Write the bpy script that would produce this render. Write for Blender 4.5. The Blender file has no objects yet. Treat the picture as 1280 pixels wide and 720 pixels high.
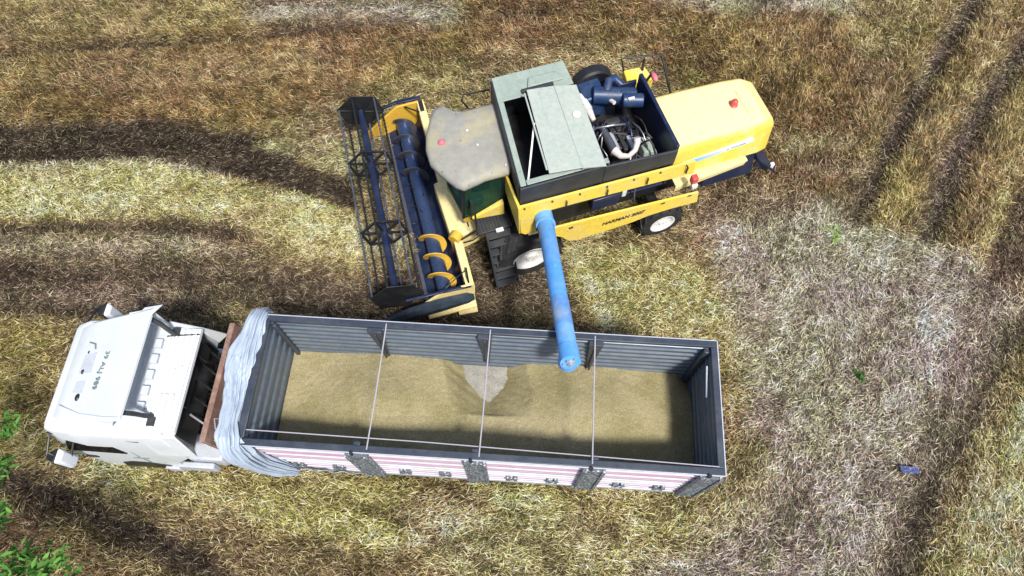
import bpy, bmesh, math, random
import numpy as np
from mathutils import Vector, Matrix

random.seed(7)
rng = np.random.default_rng(11)
S = bpy.context.scene
COL = S.collection
R = math.radians

# ------------------------------------------------------------------ camera, sky, sun, exposure
F_PX, CAM_H = 853.0, 15.0                       # focal length in photo pixels (1280 wide), drone height
TH = math.atan(390.0 / F_PX)                    # tilt away from straight down
cam_d = bpy.data.cameras.new('camera')
cam = bpy.data.objects.new('camera', cam_d)
COL.objects.link(cam)
cam.location = (0, 0, CAM_H)
cam.rotation_euler = (TH, 0, 0)
cam_d.sensor_width = 36.0
cam_d.lens = F_PX / 1280.0 * 36.0
cam_d.clip_end = 3000
S.camera = cam

SUN_DIR = Vector((0.28, -0.52, 1.0)).normalized()
w = bpy.data.worlds.new('World'); S.world = w; w.use_nodes = True
nt = w.node_tree
sky = nt.nodes.new('ShaderNodeTexSky'); sky.sky_type = 'NISHITA'; sky.sun_disc = False
sky.sun_elevation = math.asin(SUN_DIR.z); sky.sun_rotation = math.atan2(SUN_DIR.x, SUN_DIR.y)
sky.dust_density = 2.0
bg = nt.nodes['Background']; bg.inputs['Strength'].default_value = 0.09
nt.links.new(sky.outputs[0], bg.inputs['Color'])
sun_d = bpy.data.lights.new('sun', 'SUN'); sun_d.energy = 3.2; sun_d.angle = R(7.0); sun_d.color = (1.0, 0.955, 0.88)
sun = bpy.data.objects.new('sun', sun_d); COL.objects.link(sun)
sun.rotation_euler = (-SUN_DIR).to_track_quat('-Z', 'Y').to_euler(); sun.location = (6, -12, 30)
vs = S.view_settings
vs.view_transform = 'Standard'; vs.look = 'None'; vs.gamma = 1.0; vs.exposure = 0.8
vs.use_curve_mapping = False
S.render.resolution_x, S.render.resolution_y = 1024, 576
S.render.engine = 'CYCLES'
S.cycles.max_bounces = 6

# ------------------------------------------------------------------ measuring helper: photo pixel + height -> place in the field
def at(px, py, z=0.0):
    dx, dy = (px - 640) / F_PX, -(py - 360) / F_PX
    d = Vector((dx, dy * math.cos(TH) + math.sin(TH), dy * math.sin(TH) - math.cos(TH)))
    return Vector((0, 0, CAM_H)) + d * ((z - CAM_H) / d.z)

# ------------------------------------------------------------------ materials
def new_mat(name):
    m = bpy.data.materials.new(name); m.use_nodes = True
    return m, m.node_tree, m.node_tree.nodes['Principled BSDF']
def node(t, kind, **kw):
    n = t.nodes.new(kind)
    for k, v in kw.items():
        if k in n.inputs: n.inputs[k].default_value = v
        else: setattr(n, k, v)
    return n
def c4(c): return (c[0], c[1], c[2], 1.0)
def mixc(t, fac, a, b, mode='MIX'):
    n = t.nodes.new('ShaderNodeMix'); n.data_type = 'RGBA'; n.blend_type = mode
    for sock, v in ((n.inputs[0], fac), (n.inputs[6], a), (n.inputs[7], b)):
        if hasattr(v, 'links') or isinstance(v, bpy.types.NodeSocket): t.links.new(v, sock)
        elif isinstance(v, (int, float)): sock.default_value = v
        else: sock.default_value = c4(v)
    return n.outputs[2]
def ramp(t, src, a, b):
    n = node(t, 'ShaderNodeMapRange'); n.inputs[1].default_value = a; n.inputs[2].default_value = b
    t.links.new(src, n.inputs[0]); return n.outputs[0]
def noise(t, scale, detail=4, rough=0.6, vec=None):
    n = node(t, 'ShaderNodeTexNoise'); n.inputs['Scale'].default_value = scale
    n.inputs['Detail'].default_value = detail; n.inputs['Roughness'].default_value = rough
    if vec is None:
        tc = node(t, 'ShaderNodeTexCoord'); vec = tc.outputs['Object']
    t.links.new(vec, n.inputs['Vector']); return n.outputs['Fac']

DUST = (0.42, 0.36, 0.26)
def paint(name, col, rough=0.45, dust=0.35, dust_pale_col=DUST, metal=0.0, var=0.18, scale=3.0, bump=0.0, top_pale=0.0, chips=0.0, chipcol=(0.10, 0.07, 0.05)):
    """painted or bare surface with uneven tone, patchy dust and worn specks"""
    m, t, b = new_mat(name)
    n1 = noise(t, scale, 6, 0.65); n2 = noise(t, scale * 5.3, 5, 0.7)
    dark = tuple(x * (1 - var) for x in col); lite = tuple(min(1, x * (1 + var * 0.6)) for x in col)
    c = mixc(t, ramp(t, n2, 0.3, 0.7), dark, lite)
    d = ramp(t, n1, 0.47, 0.75)
    dm = node(t, 'ShaderNodeMath', operation='MULTIPLY'); t.links.new(d, dm.inputs[0]); dm.inputs[1].default_value = dust
    fac = dm.outputs[0]
    if top_pale:                                 # settled dust plus overexposed brightness, both mixed into the colour of upward faces
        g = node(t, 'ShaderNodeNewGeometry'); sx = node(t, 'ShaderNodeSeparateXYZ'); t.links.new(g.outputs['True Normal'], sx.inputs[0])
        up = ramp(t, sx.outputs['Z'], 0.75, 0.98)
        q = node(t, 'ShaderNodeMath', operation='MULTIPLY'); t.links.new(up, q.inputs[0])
        q2 = node(t, 'ShaderNodeMath', operation='MULTIPLY_ADD'); t.links.new(n2, q2.inputs[0]); q2.inputs[1].default_value = top_pale * 1.1; q2.inputs[2].default_value = top_pale * 0.4
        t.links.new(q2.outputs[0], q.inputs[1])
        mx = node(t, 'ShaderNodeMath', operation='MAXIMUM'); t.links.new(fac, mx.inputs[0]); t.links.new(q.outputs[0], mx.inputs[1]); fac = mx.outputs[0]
    c = mixc(t, fac, c, dust_pale_col)
    if chips:
        n3 = noise(t, scale * 11, 3, 0.5)
        ch = ramp(t, n3, 0.70 - 0.1 * chips, 0.74)
        c = mixc(t, ch, c, chipcol)
    t.links.new(c, b.inputs['Base Color'])
    rr = node(t, 'ShaderNodeMath', operation='MULTIPLY_ADD'); t.links.new(fac, rr.inputs[0]); rr.inputs[1].default_value = 0.4; rr.inputs[2].default_value = rough
    t.links.new(rr.outputs[0], b.inputs['Roughness'])
    b.inputs['Metallic'].default_value = metal
    if bump:
        bp = node(t, 'ShaderNodeBump'); bp.inputs['Strength'].default_value = bump; bp.inputs['Distance'].default_value = 0.02
        t.links.new(n2, bp.inputs['Height']); t.links.new(bp.outputs[0], b.inputs['Normal'])
    return m

YEL = (0.78, 0.57, 0.075)
M_yel = paint('yellow_paint', YEL, 0.45, 0.55, (0.58, 0.48, 0.26), var=0.16, scale=2.2, chips=0.5, chipcol=(0.22, 0.16, 0.06))
M_hood = paint('faded_yellow_paint', (0.80, 0.61, 0.085), 0.40, 0.6, (0.72, 0.64, 0.42), var=0.14, scale=2.0, top_pale=0.75, chips=0.5, chipcol=(0.38, 0.30, 0.15))
M_cream = paint('sun_bleached_yellow', (0.80, 0.66, 0.30), 0.5, 0.5, (0.62, 0.55, 0.36), scale=2.2, chips=0.5, chipcol=(0.22, 0.15, 0.07))
M_canopy = paint('dusty_beige_canopy', (0.27, 0.265, 0.235), 0.6, 0.9, (0.44, 0.38, 0.20), var=0.15, scale=1.1, chips=0.15)
M_tank = paint('grey_green_sheet', (0.27, 0.33, 0.29), 0.55, 0.45, (0.40, 0.42, 0.36), var=0.16, scale=1.7, chips=0.35, chipcol=(0.12, 0.12, 0.1))
M_lid = paint('pale_grey_sheet', (0.36, 0.41, 0.37), 0.5, 0.4, (0.46, 0.46, 0.40), var=0.14, scale=2.0, chips=0.3, chipcol=(0.2, 0.2, 0.18))
M_char = paint('charcoal_paint', (0.030, 0.034, 0.040), 0.5, 0.25, (0.14, 0.13, 0.11), var=0.3, scale=2.0)
M_black = paint('black_steel', (0.012, 0.013, 0.016), 0.45, 0.25, (0.08, 0.07, 0.055), var=0.4, scale=3.0)
M_navy = paint('navy_steel', (0.010, 0.018, 0.055), 0.35, 0.2, (0.12, 0.12, 0.13), var=0.3, scale=3.0)
M_engine = paint('engine_blue', (0.014, 0.040, 0.115), 0.4, 0.5, (0.09, 0.09, 0.09), var=0.5, scale=5.0)
M_steel = paint('worn_steel', (0.24, 0.24, 0.26), 0.32, 0.25, (0.2, 0.15, 0.1), metal=0.8, var=0.3, scale=4.0)
M_blade = paint('polished_auger', (0.055, 0.09, 0.20), 0.25, 0.35, (0.07, 0.06, 0.06), metal=0.5, var=0.3, scale=4.0)
M_flight = paint('yellow_flighting', (0.72, 0.44, 0.05), 0.45, 0.4, (0.35, 0.22, 0.10), scale=4.0, chips=0.6)
M_pipe = paint('pale_pipe', (0.62, 0.56, 0.54), 0.45, 0.4, (0.4, 0.28, 0.22), scale=6.0)
M_auger = paint('blue_auger_paint', (0.10, 0.34, 0.76), 0.45, 0.6, (0.34, 0.45, 0.60), var=0.15, scale=1.6, chips=0.3, chipcol=(0.42, 0.40, 0.36))
M_rub = paint('tyre_rubber', (0.014, 0.015, 0.018), 0.75, 0.4, (0.10, 0.085, 0.065), var=0.3, scale=4.0)
M_rim = paint('white_rim', (0.72, 0.72, 0.70), 0.5, 0.3, (0.45, 0.40, 0.32), scale=3.0)
M_white = paint('white_truck_paint', (0.66, 0.70, 0.73), 0.28, 0.4, (0.46, 0.46, 0.43), var=0.04, scale=1.2)
M_rec = paint('dirty_white_recess', (0.52, 0.56, 0.62), 0.5, 0.5, (0.35, 0.36, 0.36), var=0.1, scale=3.0)
M_glass_blk = paint('dark_window', (0.006, 0.007, 0.009), 0.08, 0.05, var=0.1)
M_red = paint('red_lens', (0.62, 0.06, 0.06), 0.35, 0.3, (0.5, 0.3, 0.25), scale=9)
M_pink = paint('faded_red_plastic', (0.62, 0.14, 0.18), 0.5, 0.4, (0.6, 0.35, 0.3), scale=9)
M_box = paint('slate_blue_sheet', (0.115, 0.145, 0.185), 0.38, 0.45, (0.19, 0.20, 0.20), metal=0.25, var=0.22, scale=1.5)
M_rimc = paint('dark_rail_paint', (0.035, 0.045, 0.065), 0.4, 0.3, (0.13, 0.14, 0.15), var=0.25, scale=2.0)
M_galv = paint('galvanised_sheet', (0.42, 0.45, 0.49), 0.45, 0.4, (0.4, 0.37, 0.3), metal=0.4, var=0.15, scale=3)
M_rust = paint('rusty_plank', (0.22, 0.125, 0.10), 0.75, 0.6, (0.45, 0.34, 0.28), var=0.35, scale=3.5, bump=0.3)
M_cable = paint('pale_strap', (0.36, 0.35, 0.40), 0.7, 0.3, var=0.1)
M_frame = paint('chassis_black', (0.018, 0.018, 0.022), 0.55, 0.5, (0.09, 0.07, 0.06), var=0.4, scale=6)
M_greybox = paint('pale_grey_tank', (0.50, 0.53, 0.60), 0.4, 0.35, (0.36, 0.35, 0.34), metal=0.2, var=0.12, scale=3)
M_ink = paint('dark_lettering', (0.05, 0.04, 0.03), 0.6, 0.1)
M_inkg = paint('grey_lettering', (0.16, 0.22, 0.22), 0.6, 0.1)
M_inkb = paint('blue_lettering', (0.12, 0.28, 0.50), 0.6, 0.1)

def mat_glass():
    m, t, b = new_mat('green_tinted_glass')
    b.inputs['Base Color'].default_value = (0.035, 0.11, 0.085, 1); b.inputs['Roughness'].default_value = 0.06
    b.inputs['Transmission Weight'].default_value = 0.70; b.inputs['IOR'].default_value = 1.1
    return m
M_glass = mat_glass()
def mat_mirror():
    m, t, b = new_mat('mirror_shell')
    n = noise(t, 4)
    t.links.new(mixc(t, n, (0.55, 0.62, 0.75), (0.75, 0.78, 0.82)), b.inputs['Base Color']); b.inputs['Roughness'].default_value = 0.3
    return m
M_mirror = mat_mirror()
def mat_side():
    """white corrugated side with faded pink and violet bands"""
    m, t, b = new_mat('striped_white_side')
    tc = node(t, 'ShaderNodeTexCoord'); sx = node(t, 'ShaderNodeSeparateXYZ'); t.links.new(tc.outputs['Object'], sx.inputs[0])
    cr = t.nodes.new('ShaderNodeValToRGB'); cr.color_ramp.interpolation = 'LINEAR'
    e = cr.color_ramp.elements
    stops = [(0.0, (0.72, 0.70, 0.76)), (0.13, (0.74, 0.70, 0.76)), (0.155, (0.40, 0.17, 0.40)), (0.19, (0.40, 0.17, 0.40)), (0.215, (0.74, 0.55, 0.70)),
             (0.33, (0.74, 0.78, 0.80)), (0.5, (0.72, 0.78, 0.78)), (0.56, (0.46, 0.28, 0.42)), (0.585, (0.74, 0.48, 0.62)), (0.64, (0.80, 0.62, 0.74)), (0.70, (0.78, 0.80, 0.82)),
             (0.75, (0.78, 0.80, 0.82)), (0.775, (0.45, 0.24, 0.38)), (0.79, (0.45, 0.24, 0.38)), (0.81, (0.78, 0.62, 0.72)), (1.0, (0.80, 0.78, 0.82))]
    e[0].position, e[0].color = stops[0][0], c4(stops[0][1]); e[1].position, e[1].color = stops[-1][0], c4(stops[-1][1])
    for p, c in stops[1:-1]:
        q = e.new(p); q.color = c4(c)
    t.links.new(ramp(t, sx.outputs['Z'], 1.40, 3.30), cr.inputs[0])
    n = noise(t, 2.2, 6, 0.7)
    t.links.new(mixc(t, ramp(t, n, 0.40, 0.85), mixc(t, 1.0, cr.outputs[0], (0.80, 0.80, 0.82), 'MULTIPLY'), (0.40, 0.37, 0.36)), b.inputs['Base Color'])
    b.inputs['Roughness'].default_value = 0.4
    return m
M_side = mat_side()
def mat_perf():
    """galvanised stake riddled with dark punched holes"""
    m, t, b = new_mat('punched_galvanised')
    tc = node(t, 'ShaderNodeTexCoord'); v = node(t, 'ShaderNodeTexVoronoi'); v.inputs['Scale'].default_value = 17
    t.links.new(tc.outputs['Object'], v.inputs['Vector'])
    f = ramp(t, v.outputs['Distance'], 0.30, 0.36)
    t.links.new(mixc(t, f, (0.42, 0.46, 0.50), (0.10, 0.12, 0.14)), b.inputs['Base Color']); b.inputs['Roughness'].default_value = 0.5
    return m
M_perf = mat_perf()
def mat_decal():
    m, t, b = new_mat('fading_blue_decal')
    tc = node(t, 'ShaderNodeTexCoord'); sx = node(t, 'ShaderNodeSeparateXYZ'); t.links.new(tc.outputs['Object'], sx.inputs[0])
    f = ramp(t, sx.outputs['X'], -3.55, -4.45)
    t.links.new(mixc(t, f, (0.20, 0.46, 0.74), (0.80, 0.82, 0.74)), b.inputs['Base Color']); b.inputs['Roughness'].default_value = 0.4
    return m
M_decal = mat_decal()
def mat_grain():
    m, t, b = new_mat('paddy_grain')
    n1 = noise(t, 130, 2, 0.7); n2 = noise(t, 1.4, 5, 0.6); n3 = noise(t, 34, 3, 0.7)
    a = mixc(t, ramp(t, n1, 0.30, 0.70), (0.13, 0.108, 0.055), (0.74, 0.655, 0.39))
    c = mixc(t, ramp(t, n3, 0.42, 0.62), mixc(t, 1.0, a, (0.74, 0.72, 0.68), 'MULTIPLY'), a)
    d = mixc(t, ramp(t, n2, 0.38, 0.66), c, mixc(t, 1.0, c, (0.74, 0.75, 0.62), 'MULTIPLY'))
    t.links.new(d, b.inputs['Base Color']); b.inputs['Roughness'].default_value = 0.8
    bp = node(t, 'ShaderNodeBump'); bp.inputs['Strength'].default_value = 0.8; bp.inputs['Distance'].default_value = 0.02
    t.links.new(n1, bp.inputs['Height']); t.links.new(bp.outputs[0], b.inputs['Normal'])
    return m
M_grain = mat_grain()
def mat_floor():
    """grey steel floor strewn with loose grain and dust"""
    m, t, b = new_mat('grain_strewn_floor')
    n1 = noise(t, 75, 2, 0.6); n2 = noise(t, 9, 4, 0.7)
    a = mixc(t, ramp(t, n2, 0.3, 0.7), (0.13, 0.135, 0.14), (0.27, 0.275, 0.28))
    t.links.new(mixc(t, ramp(t, n1, 0.53, 0.60), a, (0.46, 0.41, 0.27)), b.inputs['Base Color']); b.inputs['Roughness'].default_value = 0.8
    return m
def mat_tarp():
    m, t, b = new_mat('crumpled_blue_sheet')
    n1 = noise(t, 6, 6, 0.7)
    t.links.new(mixc(t, ramp(t, n1, 0.3, 0.7), (0.30, 0.37, 0.47), (0.40, 0.46, 0.54)), b.inputs['Base Color'])
    b.inputs['Roughness'].default_value = 0.38
    return m
M_tarp = mat_tarp()
def mat_attr(name, rough, trans=0.0):
    m, t, b = new_mat(name)
    a = node(t, 'ShaderNodeAttribute', attribute_name='tint')
    if trans:
        d = node(t, 'ShaderNodeBsdfDiffuse'); tr = node(t, 'ShaderNodeBsdfTranslucent'); mx = node(t, 'ShaderNodeMixShader'); mx.inputs[0].default_value = trans
        t.links.new(a.outputs['Color'], d.inputs[0]); t.links.new(a.outputs['Color'], tr.inputs[0])
        t.links.new(d.outputs[0], mx.inputs[1]); t.links.new(tr.outputs[0], mx.inputs[2])
        t.links.new(mx.outputs[0], t.nodes['Material Output'].inputs['Surface'])
    else:
        tc = node(t, 'ShaderNodeTexCoord')
        n1 = noise(t, 9.0, 8, 0.75, tc.outputs['Object'])
        lo = mixc(t, 1.0, a.outputs['Color'], (0.45, 0.42, 0.40), 'MULTIPLY')
        t.links.new(mixc(t, ramp(t, n1, 0.35, 0.65), lo, a.outputs['Color']), b.inputs['Base Color'])
        b.inputs['Roughness'].default_value = rough
        bp = node(t, 'ShaderNodeBump'); bp.inputs['Strength'].default_value = 0.9; bp.inputs['Distance'].default_value = 0.05
        t.links.new(n1, bp.inputs['Height']); t.links.new(bp.outputs[0], b.inputs['Normal'])
    return m
M_soil = mat_attr('field_soil', 0.95)
M_straw = mat_attr('straw_blades', 0.8, 0.18)
M_leaf = mat_attr('green_leaves', 0.6, 0.30)
M_bark = paint('grey_bark', (0.16, 0.12, 0.08), 0.9, 0.4, (0.22, 0.2, 0.16), var=0.4, scale=6, bump=0.5)
M_plast = paint('torn_blue_plastic', (0.07, 0.09, 0.22), 0.35, 0.7, (0.26, 0.26, 0.34), var=0.4, scale=8)

# ------------------------------------------------------------------ mesh helper
class MB:
    def __init__(s): s.v = []; s.f = []
    def add(s, vs, fs):
        o = len(s.v); s.v += [tuple(x) for x in vs]; s.f += [tuple(i + o for i in f) for f in fs]; return s
    def hexa(s, p):          # 0-3 bottom ring (ccw from above), 4-7 top ring
        return s.add(p, [(3, 2, 1, 0), (4, 5, 6, 7), (0, 1, 5, 4), (1, 2, 6, 5), (2, 3, 7, 6), (3, 0, 4, 7)])
    def box(s, x0, x1, y0, y1, z0, z1):
        x0, x1 = sorted((x0, x1)); y0, y1 = sorted((y0, y1)); z0, z1 = sorted((z0, z1))
        return s.hexa([(x0, y0, z0), (x1, y0, z0), (x1, y1, z0), (x0, y1, z0), (x0, y0, z1), (x1, y0, z1), (x1, y1, z1), (x0, y1, z1)])
    def bar(s, p, q, w, h=None, up=(0, 0, 1)):
        p, q = Vector(p), Vector(q); h = h or w; d = (q - p).normalized()
        u = Vector(up)
        if abs(d.dot(u)) > 0.98: u = Vector((1, 0, 0))
        a = d.cross(u).normalized() * (w / 2); b = a.cross(d).normalized() * (h / 2)
        vs = [p - a - b, p + a - b, p + a + b, p - a + b, q - a - b, q + a - b, q + a + b, q - a + b]
        return s.add(vs, [(0, 1, 2, 3), (7, 6, 5, 4), (0, 4, 5, 1), (1, 5, 6, 2), (2, 6, 7, 3), (3, 7, 4, 0)])
    def tube(s, pts, r, n=10, caps=True):
        pts = [Vector(p) for p in pts]; rs = r if isinstance(r, (list, tuple)) else [r] * len(pts)
        rings = []; ref = None
        for i, p in enumerate(pts):
            d = (pts[min(i + 1, len(pts) - 1)] - pts[max(i - 1, 0)]).normalized()
            if ref is None:
                ref = Vector((0, 0, 1)) if abs(d.z) < 0.9 else Vector((1, 0, 0))
            a = d.cross(ref).normalized(); b = a.cross(d).normalized(); ref = b
            rings.append([p + (a * math.cos(2 * math.pi * k / n) + b * math.sin(2 * math.pi * k / n)) * rs[i] for k in range(n)])
        vs = [v for rg in rings for v in rg]; fs = []
        for i in range(len(pts) - 1):
            for k in range(n):
                fs.append((i * n + k, i * n + (k + 1) % n, (i + 1) * n + (k + 1) % n, (i + 1) * n + k))
        if caps: fs += [tuple(range(n - 1, -1, -1)), tuple((len(pts) - 1) * n + k for k in range(n))]
        return s.add(vs, fs)
    def prism(s, poly, a, b):        # poly of 3-D points, extruded by vector (b - a)
        poly = [Vector(p) for p in poly]; d = Vector(b) - Vector(a); n = len(poly)
        vs = poly + [p + d for p in poly]
        return s.add(vs, [tuple(range(n - 1, -1, -1)), tuple(range(n, 2 * n))] + [(i, (i + 1) % n, n + (i + 1) % n, n + i) for i in range(n)])
    def loft(s, rings, caps=True):
        n = len(rings[0]); vs = [p for r in rings for p in r]; fs = []
        for i in range(len(rings) - 1):
            for k in range(n):
                fs.append((i * n + k, i * n + (k + 1) % n, (i + 1) * n + (k + 1) % n, (i + 1) * n + k))
        if caps: fs += [tuple(range(n - 1, -1, -1)), tuple((len(rings) - 1) * n + k for k in range(n))]
        return s.add(vs, fs)
    def lathe(s, prof, c, axis='Y', n=32, caps=True):    # prof: (radius, along)
        rings = []
        for r, h in prof:
            rg = []
            for k in range(n):
                a = 2 * math.pi * k / n
                if axis == 'Y': rg.append((c[0] + r * math.cos(a), c[1] + h, c[2] + r * math.sin(a)))
                else: rg.append((c[0] + r * math.cos(a), c[1] + r * math.sin(a), c[2] + h))
            rings.append(rg)
        return s.loft(rings, caps)
    def grid(s, rows):
        m = len(rows[0]); vs = [p for r in rows for p in r]
        return s.add(vs, [(i * m + k, i * m + k + 1, (i + 1) * m + k + 1, (i + 1) * m + k) for i in range(len(rows) - 1) for k in range(m - 1)])
    def ball(s, c, r, n=12, sq=(1, 1, 1)):
        rings = [[(c[0] + sq[0] * r * math.sin(p) * math.cos(a), c[1] + sq[1] * r * math.sin(p) * math.sin(a), c[2] + sq[2] * r * math.cos(p))
                  for a in [2 * math.pi * k / n for k in range(n)]] for p in [math.pi * (i + 0.02) / (n // 2 + 0.04) for i in range(n // 2 + 1)]]
        return s.loft(rings)
    def build(s, name, mat, parent=None, bevel=0.0, smooth=35, seg=2):
        me = bpy.data.meshes.new(name); me.from_pydata(s.v, [], s.f); me.update()
        bm = bmesh.new(); bm.from_mesh(me); bmesh.ops.recalc_face_normals(bm, faces=bm.faces)
        lim = R(smooth)
        for e in bm.edges:
            if len(e.link_faces) == 2: e.smooth = e.calc_face_angle(0) < lim
        for f in bm.faces: f.smooth = True
        bm.to_mesh(me); bm.free(); me.materials.append(mat)
        o = bpy.data.objects.new(name, me); COL.objects.link(o)
        if parent: o.parent = parent
        if bevel:
            md = o.modifiers.new('edge', 'BEVEL'); md.width = bevel; md.segments = seg; md.limit_method = 'ANGLE'; md.angle_limit = R(30)
        return o
def tag(o, label=None, cat=None, group=None, kind=None):
    if label: o['label'] = label
    if cat: o['category'] = cat
    if group: o['group'] = group
    if kind: o['kind'] = kind
    return o
def empty(name, loc, rz=0.0, parent=None):
    o = bpy.data.objects.new(name, None); COL.objects.link(o); o.location = loc; o.rotation_euler = (0, 0, rz)
    o.empty_display_size = 0.3
    if parent: o.parent = parent
    return o
def copy_tree(o, parent=None, **kw):
    c = o.copy(); COL.objects.link(c)
    if parent: c.parent = parent
    for k, v in kw.items(): setattr(c, k, v)
    for ch in [x for x in COL.objects if x.parent == o]: copy_tree(ch, c)
    return c
def lettering(body, size, mtx, mat, parent, depth=0.003, shear=0.0, bold=0.0):
    cu = bpy.data.curves.new('lettering', 'FONT'); cu.body = body; cu.size = size; cu.align_x = 'CENTER'; cu.align_y = 'CENTER'
    cu.extrude = depth; cu.shear = shear; cu.offset = bold
    tmp = bpy.data.objects.new('lettering', cu); COL.objects.link(tmp)
    bpy.context.view_layer.update()
    me = bpy.data.meshes.new_from_object(tmp.evaluated_get(bpy.context.evaluated_depsgraph_get()))
    bpy.data.objects.remove(tmp)
    me.materials.clear(); me.materials.append(mat); me.transform(mtx)
    o = bpy.data.objects.new('lettering', me); COL.objects.link(o); o.parent = parent
    return o
def basis(x, y, loc):
    x = Vector(x).normalized(); y = Vector(y); y = (y - x * x.dot(y)).normalized(); z = x.cross(y)
    return Matrix(((x.x, y.x, z.x, loc[0]), (x.y, y.y, z.y, loc[1]), (x.z, y.z, z.z, loc[2]), (0, 0, 0, 1)))

# ------------------------------------------------------------------ noise in numpy (for the field)
def vnoise(p, scale, seed=0):
    q = p * scale; i = np.floor(q).astype(np.int64); f = q - i; f = f * f * (3 - 2 * f)
    def h(a, b):
        n = (a * 374761393 + b * 668265263 + seed * 1442695041) & 0xffffffff
        n = ((n ^ (n >> 13)) * 1274126177) & 0xffffffff
        return ((n ^ (n >> 16)) & 0xffff) / 65535.0
    a, b, c, d = h(i[:, 0], i[:, 1]), h(i[:, 0] + 1, i[:, 1]), h(i[:, 0], i[:, 1] + 1), h(i[:, 0] + 1, i[:, 1] + 1)
    return (a * (1 - f[:, 0]) + b * f[:, 0]) * (1 - f[:, 1]) + (c * (1 - f[:, 0]) + d * f[:, 0]) * f[:, 1]
def fbm(p, scale, seed=0, oct=4):
    s = 0; a = 0.5; tot = 0
    for k in range(oct):
        s = s + a * vnoise(p, scale * 2 ** k, seed + k * 17); tot += a; a *= 0.55
    return s / tot
def sd_poly(p, poly):
    n = len(poly); d = np.full(len(p), 1e18); ins = np.zeros(len(p), bool)
    for i in range(n):
        a, b = poly[i], poly[(i + 1) % n]; e = b - a; w_ = p - a
        t = np.clip((w_ @ e) / (e @ e), 0, 1); r = w_ - t[:, None] * e
        d = np.minimum(d, (r * r).sum(1))
        cond = (a[1] > p[:, 1]) != (b[1] > p[:, 1])
        xi = (b[0] - a[0]) * (p[:, 1] - a[1]) / (b[1] - a[1] + 1e-12) + a[0]
        ins ^= cond & (p[:, 0] < xi)
    d = np.sqrt(d); return np.where(ins, -d, d)
def sd_line(p, pts):
    d = np.full(len(p), 1e18)
    for a, b in zip(pts[:-1], pts[1:]):
        e = b - a; w_ = p - a; t = np.clip((w_ @ e) / (e @ e), 0, 1); r = w_ - t[:, None] * e
        d = np.minimum(d, (r * r).sum(1))
    return np.sqrt(d)

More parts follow.
